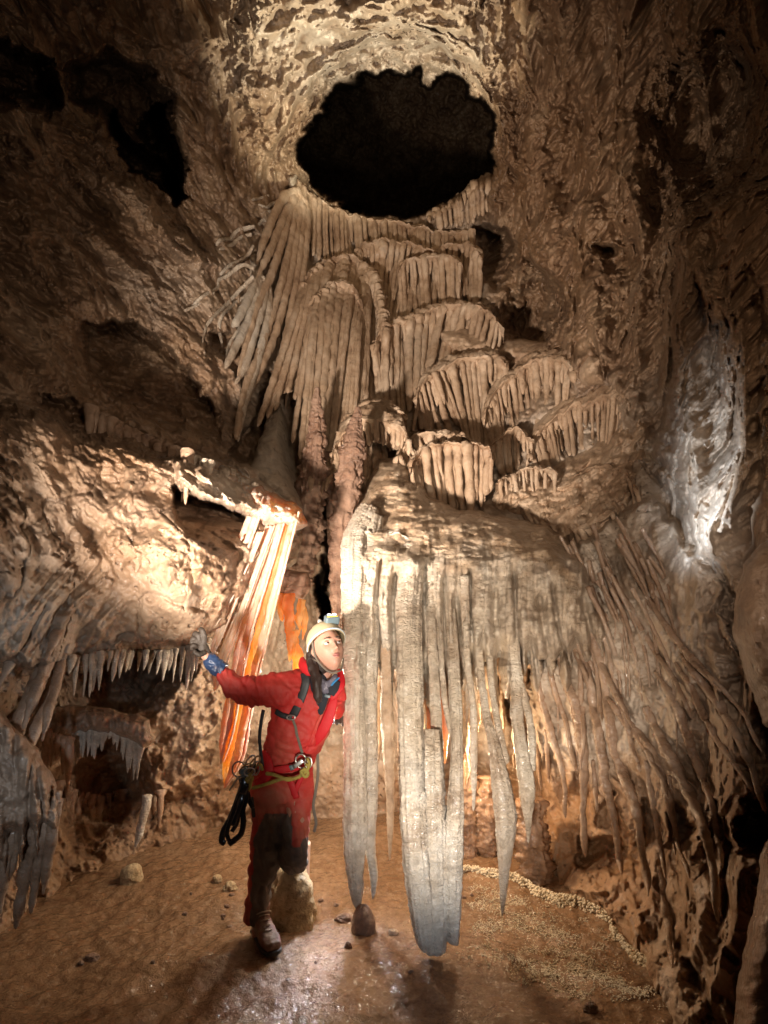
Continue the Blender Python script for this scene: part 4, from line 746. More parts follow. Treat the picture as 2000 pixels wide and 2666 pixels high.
for line, wd, dens in [([(1200,2268),(1260,2272),(1345,2288)], 9, 5), ([(1345,2290),(1400,2325),(1450,2345),(1500,2350),(1560,2375),(1592,2400)], 17, 8), ([(1592,2425),(1612,2450),(1650,2490),(1700,2520),(1760,2545)], 15, 7)]:
    L = sum(math.hypot(a[0]-b[0], a[1]-b[1]) for a, b in zip(line[:-1], line[1:]))
    for k in range(int(L*dens*1.3)):
        u = R_.random(); x, y = polyat(line, u)
        if R_.random() > .75+1.6*float(pn(u*L*.03, 0, 2.2)): continue
        y += 7*float(pn(u*L*.02, 3, 1.1)); d = R_.gauss(0, .5); x += d*wd*.4; y += d*wd*.9; p = onfloor(x, y)
        r = R_.choice((.002, .003, .004, .006, .008)); pts.append((p.x, p.y, p.z+max(0, (1-d*d)*.035*R_.random()))); rad.append(r)
o = popcorn('rim_popcorn', pts, rad, M['popcorn']); tag(o, 'white knobbly calcite crust edging the foot of the right wall', 'crystals', kind='stuff')
# ------------------------------------------------------------------ near rocks at the right edge
relief('rock_outcrop', [(1905,1640),(1912,1560),(1935,1470),(1975,1420),(2060,1370),(2300,1350),(2400,1900),(2100,2000),(1990,1880),(1940,1760)], M['wall'], 1.35, .2, 70, 'dark unlit rock jutting in at the right edge', 'rock', nz=.03, cell=5)
relief('rock_outcrop', [(1905,2760),(1920,2560),(1950,2420),(1972,2320),(1980,2220),(2010,2170),(2100,2140),(2400,2200),(2400,2900),(1950,2900)], M['brown'], 1.25, .18, 60, 'near glossy rock in the bottom right corner', 'rock', nz=.03, cell=5)
# ------------------------------------------------------------------ the caver
def plain(name, col, rough=.7, spec=.4, metal=0, bump=.0, bs=60, dirt=None, sheen=0):
    N = NT(name); pos = N.mapped((1, 1, 1))
    c = N.mix(tuple(x*.82 for x in col), tuple(min(1, x*1.15) for x in col), N.noise(pos, 18, 4, .6))
    if dirt:
        c = N.mix(c, dirt[0], N.ramp(N.noise(pos, dirt[2], 5, .65), [(dirt[1], g3(0)), (dirt[1]+.2, g3(dirt[3]))]))
    N.l(c, N.b.inputs['Base Color']); N.b.inputs['Roughness'].default_value = rough; N.b.inputs['Specular IOR Level'].default_value = spec; N.b.inputs['Metallic'].default_value = metal
    if bump:
        b = N.n('ShaderNodeBump'); b.inputs['Strength'].default_value = bump; b.inputs['Distance'].default_value = .004
        N.l(N.noise(pos, bs, 5, .65), b.inputs['Height']); N.l(b.outputs[0], N.b.inputs['Normal'])
    return N.m
M['skin'] = plain('skin', (.52, .28, .20), .5, .4, bump=.15, bs=200)
M['skin'].node_tree.nodes['Principled BSDF'].inputs['Subsurface Weight'].default_value = .15
M['skin'].node_tree.nodes['Principled BSDF'].inputs['Subsurface Scale'].default_value = .01
M['black'] = plain('black_webbing', (.018, .019, .022), .5, .5, bump=.3)
M['tape'] = plain('grey_tape', (.16, .13, .10), .7)
M['blackgloss'] = plain('glossy_black_rubber', (.012, .013, .018), .15, .8)
M['steel'] = plain('worn_steel', (.55, .53, .5), .3, .5, 1.0)
M['brass'] = plain('bronze_alloy', (.4, .27, .14), .35, .5, 1.0)
M['rope'] = plain('yellow_rope', (.42, .33, .08), .8, .3, bump=.6, bs=240, dirt=((.2, .14, .06), .5, 30, .7))
M['helmet'] = plain('cream_helmet_shell', (.44, .37, .23), .45, .5, bump=.1, dirt=((.26, .19, .10), .55, 22, .7))
M['rim'] = plain('pale_helmet_rim', (.50, .56, .6), .4, .5)
M['hair'] = plain('dark_brown_hair', (.035, .02, .016), .45, .6, bump=.8, bs=180)
M['glove'] = plain('muddy_glove', (.040, .030, .023), .6, .4, bump=.9, bs=90)
M['cuff'] = plain('blue_glove_cuff', (.03, .06, .14), .3, .6, bump=.9, bs=70, dirt=((.2, .12, .07), .56, 20, .8))
M['lampgrey'] = plain('headlamp_housing', (.10, .14, .16), .4, .5)
M['lampyellow'] = plain('headlamp_yellow', (.75, .5, .10), .5, .4)
M['white_cell'] = plain('reflective_tab', (.6, .58, .54), .5)
M['scarf'] = plain('grey_violet_scarf', (.14, .13, .17), .8, .3, dirt=((.45, .42, .48), .52, 60, .9))
M['undershirt'] = plain('charcoal_undershirt', (.03, .032, .04), .85, .2)
M['blue'] = plain('blue_lining', (.03, .22, .5), .6)
M['lips'] = plain('lips', (.42, .16, .14), .45); M['eye'] = plain('eye_white', (.6, .56, .54), .2, .6); M['iris'] = plain('iris', (.05, .03, .02), .15, .7); M['brow'] = plain('eyebrow', (.07, .04, .03), .8)
M['sole'] = plain('dark_sole', (.03, .022, .018), .6, .4, bump=.5); M['boot'] = plain('muddy_red_boot', (.20, .075, .055), .65, .4, bump=.8, bs=80, dirt=((.2, .13, .08), .42, 18, .85)); M['lace'] = plain('boot_lace', (.42, .33, .26), .8)
N = NT('lamp_glow'); e = N.n('ShaderNodeEmission'); e.inputs[0].default_value = (.9, .96, 1, 1); e.inputs[1].default_value = 14; N.l(e.outputs[0], N.out.inputs[0]); M['glow'] = N.m
# red cordura with charcoal leg panels (attribute) and pale clay dust
N = NT('red_oversuit'); pos = N.mapped((1, 1, 1))
c = N.mix((.42, .006, .012), (.60, .016, .022), N.noise(pos, 10, 4, .6))
ap = N.n('ShaderNodeAttribute', attribute_name='panel'); ad = N.n('ShaderNodeAttribute', attribute_name='dust')
c = N.mix(c, N.mix((.045, .042, .040), (.17, .155, .135), N.noise(pos, 16, 5, .7)), ap.outputs['Fac'])
dn = N.ramp(N.noise(pos, 9, 6, .7, .4), [(.36, g3(0)), (.72, g3(1))])
c = N.mix(c, (.46, .20, .12), N.math('MULTIPLY', N.math('ADD', N.math('MULTIPLY', dn, .6), .45), N.math('MULTIPLY', ad.outputs['Fac'], N.math('SUBTRACT', 1.0, N.math('MULTIPLY', ap.outputs['Fac'], .75)))))
c = N.mix(c, (.5, .2, .15), N.math('MULTIPLY', N.ramp(N.noise(pos, 30, 5, .75), [(.55, g3(0)), (.75, g3(1))]), .25))
N.l(c, N.b.inputs['Base Color']); N.b.inputs['Roughness'].default_value = .62; N.b.inputs['Specular IOR Level'].default_value = .35
b = N.n('ShaderNodeBump'); b.inputs['Strength'].default_value = .35; b.inputs['Distance'].default_value = .004
N.l(N.noise(pos, 120, 4, .7), b.inputs['Height']); N.l(b.outputs[0], N.b.inputs['Normal']); M['suit'] = N.m

def fuse(name, geos, mat, parent, voxel=.006, smooth=4, disp=None, attrs=None):
    """joins closed shapes into one continuous skin (voxel remesh), smooths it, then shapes wrinkles"""
    Vs, Fs, k = [], [], 0
    for V, Q in geos:
        Vs.append(V); Fs += [tuple(i+k for i in q) for q in (tri_fix(Q) if isinstance(Q, np.ndarray) else Q)]; k += len(V)
    V = np.vstack(Vs); me = bpy.data.meshes.new('tmp'); me.from_pydata([tuple(map(float, v)) for v in V], [], Fs); me.update()
    o = bpy.data.objects.new('tmp', me); COL.objects.link(o)
    m = o.modifiers.new('r', 'REMESH'); m.mode = 'VOXEL'; m.voxel_size = voxel
    if smooth: s = o.modifiers.new('s', 'SMOOTH'); s.iterations = smooth; s.factor = .5
    dg = bpy.context.evaluated_depsgraph_get(); ev = o.evaluated_get(dg); em = bpy.data.meshes.new_from_object(ev)
    bpy.data.objects.remove(o)
    n = len(em.vertices); co = np.zeros(n*3, np.float32); em.vertices.foreach_get('co', co); co = co.reshape(-1, 3)
    no = np.zeros(n*3, np.float32); em.vertices.foreach_get('normal', no); no = no.reshape(-1, 3)
    px = HX+co[:, 0]/co[:, 1]*F; py = HY-(co[:, 2]-CZ)/co[:, 1]*F
    if attrs:
        for an, fn in attrs.items():
            a = em.attributes.new(an, 'FLOAT', 'POINT'); a.data.foreach_set('value', fn(px, py, co, no).astype(np.float32))
    if disp: co = co+no*disp(px, py, co)[:, None]
    co = co-np.array(parent.location, np.float32)
    em.vertices.foreach_set('co', co.ravel()); em.polygons.foreach_set('use_smooth', np.ones(len(em.polygons), bool)); em.update(); em.name = name
    em.materials.clear(); em.materials.append(mat)
    ob = bpy.data.objects.new(name, em); COL.objects.link(ob); ob.parent = parent; return ob
def T(rows, **k):
    kw = dict(na=20, ratio=.95, amp=0, ring=0, step=6); kw.update(k); return tube_geo(rows, **kw)
foot = onfloor(678, 2462)
person = thing('person', 'caver in muddy red oversuit and cream helmet leaning beside the columns, one arm stretched out', 'person', (foot.x, foot.y+.03, foot.z))
# clothing: one oversuit
suit = [
 T([(800,1752,2.50,34),(792,1775,2.51,58),(786,1800,2.52,78),(786,1830,2.53,82),(786,1860,2.54,80),(780,1890,2.55,80),(768,1920,2.56,78),(758,1950,2.58,72),(744,1990,2.60,74),(738,2030,2.62,80),(735,2070,2.62,78),(735,2092,2.62,60)], ratio=.62, na=32),
 T([(885,1812,2.56,26),(862,1800,2.54,34),(800,1788,2.51,40),(760,1800,2.49,46)], ratio=.8),
 T([(780,1790,2.5,42),(745,1796,2.48,50),(705,1798,2.46,47),(660,1800,2.44,44),(622,1790,2.42,42),(596,1768,2.41,31),(574,1748,2.40,21)], ratio=.85, blunt=True),
 T([(700,2050,2.62,48),(698,2100,2.60,44),(696,2150,2.58,43),(695,2200,2.57,45),(686,2260,2.57,39),(677,2310,2.57,34),(671,2360,2.57,34),(669,2404,2.57,31)], ratio=.95, na=28, blunt=True),
 T([(775,2045,2.62,44),(776,2100,2.60,40),(770,2150,2.57,38),(766,2200,2.55,39),(765,2238,2.55,37),(768,2240,2.64,34),(768,2252,2.85,26),(766,2262,3.02,20)], ratio=.9, na=28, blunt=True),
 T([(882,1812,2.58,22),(880,1838,2.68,20),(876,1862,2.82,17)], blunt=True),
]
def wr(px, py, co):
    x, y, z = co.T
    w = pn(x*9, y*9, z*22)*.008+pn(x*24+3, y*24, z*30)*.004-(1-np.minimum(np.abs(pn(x*16+z*9, y*8, z*14-x*6+5))*4, 1))*.004
    arm = sst(760, 690, px)*sst(1900, 1860, py)
    w = w+arm*(1-np.minimum(np.abs(pn(x*30+z*8, y*4, z*5+2))*2.4, 1))*-.011
    waist = np.exp(-((py-1965)/45)**2)
    w = w-waist*(1-np.minimum(np.abs(pn(x*7+z*14, y*6, z*20-x*10))*2.6, 1))*.009
    leg = sst(2080, 2130, py)
    w = w-leg*(1-np.minimum(np.abs(pn(x*22+z*5, y*22, z*6+4))*2.4, 1))*.009+leg*pn(x*5, y*5, z*18)*.006
    chest = sst(1740, 1790, py)*sst(1930, 1880, py)*sst(720, 760, px)
    w = w-chest*(1-np.minimum(np.abs(pn(x*14+z*12+1, y*5, z*4-x*4))*3, 1))*.007
    zip_ = np.exp(-((px-(838-(py-1860)*.42))/3.0)**2)*sst(1850, 1870, py)*sst(2000, 1960, py)
    return w-zip_*.008
def panel(px, py, co, no):
    a = sdpoly(px, py, [(690,2118),(760,2118),(760,2210),(722,2300),(712,2420),(648,2420),(652,2330),(657,2240),(656,2190),(676,2150)])
    b = sdpoly(px, py, [(722,2200),(742,2203),(782,2206),(790,2184),(830,2172),(830,2330),(722,2330)])
    back = (no[:, 1] > .25)
    return np.where(np.minimum(a, b) < 0, 1.0, 0)*(1-.0*back)
def dust(px, py, co, no):
    d = np.exp(-((px-695)/46)**2-((py-2090)/42)**2)*1.0+np.exp(-((px-790)/30)**2-((py-2165)/60)**2)*.5+np.exp(-((px-850)/22)**2-((py-1880)/60)**2)*.55
    d = d+.35*np.exp(-((px-740)/30)**2-((py-1960)/60)**2)+.2*np.exp(-((px-600)/40)**2-((py-1800)/50)**2)+.2+.12*sst(2000, 2060, py)+.35*sst(2240, 2400, py)
    return np.clip(d, 0, 1)
fuse('oversuit', suit, M['suit'], person, .0065, 5, wr, {'panel': panel, 'dust': dust})
# head
hc = P(853, 1690, 2.47); fv = Vector((.44, -.84, .31)).normalized(); rt = fv.cross(Vector((-.12, 0, 1))).normalized(); up = rt.cross(fv).normalized()   # rt = her right
def HP(a, b, c): return hc-rt*a+up*b+fv*c      # a towards her left (image right), b up, c forward
def head_geo(nu=120, nv=110):
    th = np.linspace(0, np.pi, nv)[:, None]; ph = np.linspace(0, 2*np.pi, nu, endpoint=False)[None]
    b = np.cos(th)+0*ph; s = np.sin(th)+0*ph; a = s*np.sin(ph); c = s*np.cos(ph)       # c forward
    B = np.where(b > 0, b*.112, b*.118); t = np.clip(-b, 0, 1)
    A = a*(.073-.022*t**1.4); Cc = np.where(c > 0, c*(.088-.002*t), c*(.098-.04*t))+t*.012
    fr = np.clip(c*1.4, 0, 1)**1.0
    def g(x, y, sx, sy): return np.exp(-((A-x)/sx)**2-((B-y)/sy)**2)
    nose = g(0, -.008, .008, .018)*.012+g(0, -.026, .0115, .011)*.021+(g(.010, -.031, .006, .006)+g(-.010, -.031, .006, .006))*.008
    sock = (g(.030, .006, .014, .010)+g(-.030, .006, .014, .010))*-.011
    brow = (g(.030, .026, .020, .007)+g(-.030, .026, .020, .007))*.005
    lips = g(0, -.053, .020, .0045)*.006+g(0, -.0635, .017, .0055)*.0065-g(0, -.0582, .022, .0018)*.004
    chin = g(0, -.095, .020, .014)*.008; cheek = (g(.042, -.026, .018, .018)+g(-.042, -.026, .018, .018))*.004
    philt = -g(0, -.043, .004, .006)*.002
    Cc = Cc+fr*(nose+sock+brow+lips+chin+cheek+philt)
    ears = (np.exp(-((Cc+.002)/.016)**2-((B+.012)/.024)**2))*.014; A = A+np.sign(a)*ears*(np.abs(a) > .5)
    V = np.array(hc)[None, None]+(-A)[..., None]*np.array(rt)+B[..., None]*np.array(up)+Cc[..., None]*np.array(fv)
    return V.reshape(-1, 3), gridfaces(nv, nu, True)
hg = head_geo()
slim = [(hg[0], hg[1]), T([(846,1712,2.50,21),(846,1740,2.50,20),(842,1765,2.51,23),(830,1795,2.53,30)]),
 T([(800,1790,2.54,50),(788,1830,2.55,62),(776,1890,2.57,58),(758,1950,2.59,52),(740,2020,2.62,58),(735,2070,2.62,50)], ratio=.6), T([(870,1815,2.57,20),(800,1800,2.53,26),(745,1800,2.49,30),(680,1802,2.45,27),(622,1790,2.42,24),(590,1762,2.41,16),(560,1738,2.40,12),(538,1710,2.39,12),(524,1690,2.38,14)]),
 T([(705,2060,2.62,30),(697,2140,2.58,28),(692,2220,2.57,25),(678,2310,2.57,21),(670,2400,2.57,15),(672,2445,2.55,15)]), T([(770,2060,2.61,30),(774,2140,2.57,27),(768,2222,2.57,22),(764,2240,2.66,18)]), T([(872,1818,2.59,15),(878,1840,2.68,14),(877,1866,2.84,11)])]
body = fuse('body', slim, M['skin'], person, .0032, 2)
def child(name, geo, mat, par=None): return put(name, geo, mat, par or person)
def ell(c, ax, rad, nu=20, nv=14):
    th = np.linspace(0, np.pi, nv)[:, None]; ph = np.linspace(0, 2*np.pi, nu, endpoint=False)[None]
    d = np.stack([np.sin(th)*np.cos(ph), np.sin(th)*np.sin(ph), np.cos(th)+0*ph], -1)*np.array(rad)
    V = np.array(c)+d[..., :1]*np.array(ax[0])+d[..., 1:2]*np.array(ax[1])+d[..., 2:]*np.array(ax[2]); return V.reshape(-1, 3), gridfaces(nv, nu, True)
AX = (-rt, fv, up)
for s in (1, -1):
    ey = child('eye', ell(HP(s*.0295, .007, .0715), AX, (.0120, .0105, .0068)), M['eye'])
    child_ = put('iris', ell(HP(s*.0295+.003, .0085, .0812), AX, (.0055, .0022, .0050)), M['iris'], None)
    child_.location = child_.location; w_ = child_.location.copy(); child_.parent = ey; child_.location = w_-person.location
    ey_ = ell(HP(s*.030, .0175, .0775), AX, (.0155, .008, .0028)); child('eyelid', ey_, M['skin'])
    def V3(p): return (HX+p.x/p.y*F, HY-(p.z-CZ)/p.y*F, p.y)
    br = [HP(s*.014, .026, .090), HP(s*.028, .0315, .087), HP(s*.044, .027, .078)]
    child('eyebrow', tube_geo([(*V3(p), r_) for p, r_ in zip(br, (1.4, 1.8, .8))], na=8, step=2, amp=.2), M['brow'])
lp_ = [HP(-.019, -.0585, .083), HP(-.008, -.054, .0925), HP(0, -.0555, .094), HP(.008, -.054, .0925), HP(.019, -.0585, .083)]
child('lips', tube_geo([(*V3(p), r_) for p, r_ in zip(lp_, (.8, 2.0, 1.9, 2.0, .8))], na=10, step=2, amp=.05, ratio=1), M['lips'])
lp2 = [HP(-.016, -.060, .084), HP(0, -.0645, .0935), HP(.016, -.060, .084)]
child('lips', tube_geo([(*V3(p), r_) for p, r_ in zip(lp2, (.8, 2.5, .8))], na=10, step=2, amp=.05, ratio=1), M['lips'])
# helmet: shell, rim, lamp
hup = (up*.93-fv*.36).normalized(); hfw = rt.cross(hup).normalized()*-1; hfw = hfw if hfw.dot(fv) > 0 else -hfw
hcen = hc+up*.030-fv*.004
nu, nv = 56, 30; th = np.linspace(.02, np.pi*.53, nv)[:, None]; ph = np.linspace(0, 2*np.pi, nu, endpoint=False)[None]
def shell(s):
    d = np.stack([np.sin(th)*np.sin(ph)*.094*s, np.sin(th)*np.cos(ph)*.116*s, (np.cos(th)+0*ph)*.104*s-.02*np.clip(-(np.sin(th)*np.cos(ph)), 0, 1)*(th > 1.2)], -1)
    return (np.array(hcen)-d[..., :1]*np.array(rt)+d[..., 1:2]*np.array(hfw)+d[..., 2:]*np.array(hup)).reshape(-1, 3)
Vo = shell(1.0); Vi = shell(.955); q = gridfaces(nv, nu, True); k = nu*nv; j = np.arange(nu); e = (nv-1)*nu
Q = np.vstack([q[:, ::-1], q+k, np.stack([e+j, e+(j+1) % nu, k+e+(j+1) % nu, k+e+j], 1), np.stack([j+k, (j+1) % nu+k, (j+1) % nu, j], 1)])
hel = mesh_np('helmet', np.vstack([Vo, Vi]), tri_fix(Q), M['helmet'], person, tuple(person.location))
def closed(pts, r, na=8):
    """round bar through world points, closed loop"""
    p = np.array([list(v) for v in pts], float); n = len(p); Tn = np.roll(p, -1, 0)-np.roll(p, 1, 0); Tn /= np.linalg.norm(Tn, axis=1)[:, None]
    ref = np.array([0, 1., .02]); X = np.cross(Tn, ref); X /= np.linalg.norm(X, axis=1)[:, None]; Z = np.cross(Tn, X); a = np.linspace(0, 2*np.pi, na, endpoint=False)
    V = p[:, None]+r*(X[:, None]*np.cos(a)[None, :, None]+Z[:, None]*np.sin(a)[None, :, None]); i = np.arange(n)[:, None]; j = np.arange(na)[None]
    return V.reshape(-1, 3), np.stack([i*na+j, i*na+(j+1) % na, ((i+1) % n)*na+(j+1) % na, ((i+1) % n)*na+j], -1).reshape(-1, 4)
def sub(name, geo, mat, par):           # sub-part of a part
    o = put(name, geo, mat, None); wl = o.location.copy(); o.parent = par; o.location = wl-(person.location if par.parent == person else Vector((0, 0, 0)))
    return o
def sub2(name, geo, mat, par, root=None):
    V, Q = geo; o = mesh_np(name, V, tri_fix(Q) if isinstance(Q, np.ndarray) else Q, mat, par, tuple((root or person).location)); return o
rimp = Vo[(nv-2)*nu:(nv-1)*nu]
sub2('rim', closed(rimp, .0045), M['rim'], hel)
for a_, b_ in ((.072, .045), (.084, .012)):
    sub2('vent', ell(hcen+rt*.060+hfw*.035+hup*.066, (rt, hfw, hup), (.010, .012, .006), 12, 8) if a_ < .08 else ell(hcen+rt*.080+hfw*.02+hup*.045, (rt, hfw, hup), (.003, .003, .003), 8, 6), M['brow'], hel)
sub2('tab', ell(hcen+hup*.104-hfw*.0+hfw*.035, (rt, hfw, hup), (.014, .003, .024), 12, 8), M['white_cell'], hel)
def rbox(c, ax, h, e=.18):
    n = 14; th = np.linspace(-np.pi/2, np.pi/2, n)[:, None]; ph = np.linspace(-np.pi, np.pi, 2*n, endpoint=False)[None]
    f = lambda t: np.sign(t)*np.abs(t)**.32
    X = f(np.cos(th))*f(np.cos(ph)); Y = f(np.cos(th))*f(np.sin(ph)); Z = f(np.sin(th))+0*ph
    V = np.array(c)+X[..., None]*h[0]*np.array(ax[0])+Y[..., None]*h[1]*np.array(ax[1])+Z[..., None]*h[2]*np.array(ax[2]); return V.reshape(-1, 3), gridfaces(n, 2*n, True)
lf = (hfw*.8+hup*.35).normalized(); lu = rt.cross(lf).normalized(); lu = lu if lu.dot(hup) > 0 else -lu; lc = hcen+hfw*.106+hup*.056-rt*.022
hl = child('headlamp', rbox(lc, (rt, lf, lu), (.036, .022, .020)), M['lampgrey'])
sub2('battery_strip', rbox(lc-lu*.006+lf*.012, (rt, lf, lu), (.028, .014, .007)), M['lampyellow'], hl)
for s in (.016, -.010): sub2('lens', ell(lc+lf*.020+lu*.012-rt*s, (rt, lf, lu), (.010, .006, .009), 14, 8), M['glow'], hl)
ebp = [hcen-rt*.0+Vector(p_) for p_ in ()]
def strap(name, pts, hw, mat, par=None, ratio=.18, **k):
    kw = dict(na=14, ratio=ratio, amp=.04, ring=0, step=4, blunt=True); kw.update(k)
    return put(name, tube_geo([(*p, hw) if len(p) == 3 else p for p in pts], **kw), mat, par or person)
def V3(p): return (HX+p.x/p.y*F, HY-(p.z-CZ)/p.y*F, p.y)
sd_ = [V3(hc+rt*.077+up*.05+fv*.02), V3(hc+rt*.079-up*.03+fv*.022), V3(hc+rt*.060-up*.085+fv*.028), V3(hc+rt*.03-up*.122+fv*.035), V3(hc-up*.128+fv*.05), V3(hc-rt*.03-up*.115+fv*.04), V3(hc-rt*.062-up*.06+fv*.02)]
strap('chin_strap', sd_, 2.6, M['tape'], ratio=.6)
strap('chin_strap', [V3(hc+rt*.079+up*.02-fv*.05), V3(hc+rt*.080-up*.03-fv*.02), V3(hc+rt*.070-up*.06+fv*.018)], 2.2, M['tape'], ratio=.6)
# hair under the helmet and the braid on the shoulder
hairg = [ell(hc+up*.005-fv*.030, AX, (.081, .078, .098), 28, 20), ell(hc-up*.05-fv*.045+rt*.02, AX, (.055, .045, .06), 20, 14)]
hairg += [T([(808,1700,2.47,12),(810,1722,2.45,13),(816,1745,2.42,13),(824,1765,2.40,14),(826,1790,2.385,13),(828,1812,2.38,11),(832,1834,2.385,5)])]
fuse('hair', hairg, M['hair'], person, .005, 3, lambda px, py, co: pn(co[:, 0]*60, co[:, 1]*60, co[:, 2]*9)*.005+pn(co[:, 0]*30, co[:, 1]*30, co[:, 2]*30)*.004)
for k in range(14):
    x0 = 806+random.uniform(-3, 14); child('hair_lock', tube_geo([(x0, 1706+k, 2.43, 1.3), (x0+random.uniform(-4, 4), 1735, 2.42, 1.4), (820+random.uniform(-9, 10), 1770, 2.385, 1.5), (828+random.uniform(-12, 10), 1800, 2.37, 1.3), (832+random.uniform(-10, 10), 1828+random.uniform(-8, 10), 2.375, .5)], na=6, step=4, amp=.2), M['hair'])
# collar, undershirt, scarf
child('undershirt', tube_geo([(822,1752,2.475,18),(830,1780,2.468,24),(835,1810,2.462,22),(836,1840,2.463,13),(834,1862,2.47,4)], na=20, ratio=.5, amp=.05, step=4), M['undershirt'])
child('scarf', tube_geo([(826,1758,2.475,6),(838,1776,2.452,9),(852,1782,2.447,10),(868,1772,2.452,9),(876,1754,2.475,5)], na=14, amp=.35, step=3, folds=3), M['scarf'])
child('scarf', tube_geo([(842,1780,2.44,8),(848,1796,2.438,9),(852,1808,2.44,5)], na=12, amp=.4, step=3), M['scarf'])
cl = child('collar', tube_geo([(786,1712,2.50,5),(790,1730,2.46,14),(806,1744,2.435,17),(818,1752,2.43,9)], na=18, ratio=.4, amp=.12, step=3, blunt=True), M['suit'])
child('collar', tube_geo([(884,1742,2.53,6),(887,1765,2.49,11),(884,1785,2.465,14),(872,1806,2.455,11),(862,1822,2.455,5)], na=18, ratio=.35, amp=.12, step=3, blunt=True), M['suit'])
child('collar_lining', tube_geo([(880,1772,2.455,8),(868,1790,2.440,15),(858,1806,2.438,13)], na=14, ratio=.25, amp=.05, step=3, blunt=True), M['undershirt'])
child('collar_edging', tube_geo([(884,1764,2.447,2.5),(872,1774,2.436,3),(862,1786,2.432,2.6)], na=8, step=3, amp=.05), M['blue'])
child('suit_flap', tube_geo([(872,1812,2.47,8),(862,1850,2.463,13),(846,1890,2.468,15),(828,1925,2.485,11),(818,1942,2.50,4)], na=18, ratio=.22, amp=.1, step=4, blunt=True), M['suit'])
child('pocket_light', rbox(P(853, 1812, 2.425), (Vector((.96, 0, -.25)), Vector((0, 1, 0)), Vector((.25, 0, .96))), (.014, .009, .008)), M['lampgrey'])
# harness
strap('shoulder_strap', [(793,1752,2.445),(796,1778,2.432),(786,1812,2.436),(771,1848,2.445),(760,1868,2.455)], 11, M['black'])
strap('shoulder_strap', [(718,1852,2.46),(734,1862,2.452),(760,1869,2.45)], 7.5, M['black'], ratio=.4)
child('buckle', closed([P(758+11*math.cos(a), 1868+6*math.sin(a), 2.438) for a in np.linspace(0, 6.28, 20, endpoint=False)], .0035), M['steel'])
strap('chest_tape', [(762,1872,2.44),(770,1895,2.445),(773,1912,2.45),(781,1940,2.465),(787,1962,2.475)], 3.6, M['tape'])
strap('side_strap', [(686,1848,2.50),(680,1880,2.5),(676,1920,2.5),(679,1960,2.50),(684,1995,2.50)], 4.5, M['black'])
strap('waist_belt', [(668,2005,2.56),(690,2010,2.515),(730,2004,2.50),(775,1996,2.505),(812,1985,2.56)], 10, M['suit'], ratio=.3)
strap('waist_belt', [(684,1960,2.53),(698,1985,2.50),(700,2010,2.49),(684,2030,2.49),(668,2040,2.51)], 12, M['suit'], ratio=.3)
strap('leg_loop', [(752,2022,2.50),(762,2050,2.495),(772,2078,2.50)], 8.5, M['suit'], ratio=.3)
strap('leg_loop', [(786,2020,2.50),(774,2048,2.498),(764,2072,2.50)], 7, M['suit'], ratio=.3)
strap('leg_loop', [(655,2075,2.53),(658,2100,2.52),(661,2128,2.535)], 5, M['black'], ratio=.4)
strap('loose_tape', [(824,1925,2.60),(827,1965,2.58),(828,2015,2.57),(822,2060,2.57),(816,2100,2.57),(823,2140,2.57),(818,2166,2.57)], 3.8, M['tape'], ratio=.3)
child('carabiner', closed([P(785+15*math.cos(a)*.9+7*math.sin(a), 1982+17*math.sin(a)-6*math.cos(a), 2.462) for a in np.linspace(0, 6.28, 24, endpoint=False)], .005), M['steel'])
child('carabiner', closed([P(803+9*math.cos(a), 1985+14*math.sin(a), 2.458) for a in np.linspace(0, 6.28, 24, endpoint=False)], .0045), M['steel'])
child('chest_ascender', rbox(P(777, 1988, 2.466), (Vector((.8, 0, .55)), Vector((0, 1, 0)), Vector((-.55, 0, .8))), (.030, .010, .012)), M['steel'])
child('chest_ascender', rbox(P(760, 1998, 2.470), (Vector((.8, 0, .3)), Vector((0, 1, 0)), Vector((-.3, 0, .9))), (.012, .010, .014)), M['lampgrey'])
# yellow cow's tail rope and the gear on the hip are carried, so things of their own
rp = thing('rope_lanyard', 'dusty yellow knotted rope slung across the front of the hips', 'rope', P(745, 2030, 2.49))
def rope(pts, hw=4.6): put('rope', tube_geo([(*p, hw) for p in pts], na=12, ratio=1, amp=.08, ring=.1, step=3, blunt=True), M['rope'], rp)
rope([(657,2052,2.47),(680,2046,2.465),(704,2038,2.46),(735,2028,2.455),(765,2026,2.452),(782,2020,2.45),(798,2006,2.445)])
rope([(694,2014,2.48),(710,2016,2.465),(732,2024,2.455),(752,2030,2.452),(780,2022,2.448)])
for p0 in ([(786,2016),(797,2022),(802,2012),(792,2004),(784,2010),(792,2020)], [(790,2000),(800,2004),(804,1994),(796,1990)]): rope([(x, y, 2.438) for x, y in p0], 4.6)
rope([(801,2004,2.44),(806,1988,2.44),(800,1974,2.45)], 4.2); rope([(640,2024,2.46),(650,2018,2.445),(657,2026,2.44),(650,2036,2.44),(642,2030,2.43),(652,2022,2.43)], 4.8)
rope([(654,2032,2.45),(650,2050,2.455),(644,2062,2.46)]); rope([(650,2020,2.46),(664,1998,2.47),(678,1990,2.48),(684,2006,2.48)], 3.6)
gr = thing('gear_bundle', 'carabiners and glossy black looped straps hanging from the hip', 'climbing gear', P(632, 2000, 2.5))
def bar(name, c, w, h, a, r, mat, Y=2.47):
    ca, sa = math.cos(a), math.sin(a)
    put(name, closed([P(c[0]+w*math.cos(t)*ca-h*math.sin(t)*sa, c[1]+w*math.cos(t)*sa+h*math.sin(t)*ca, Y) for t in np.linspace(0, 6.283, 28, endpoint=False)], r), M[mat], gr)
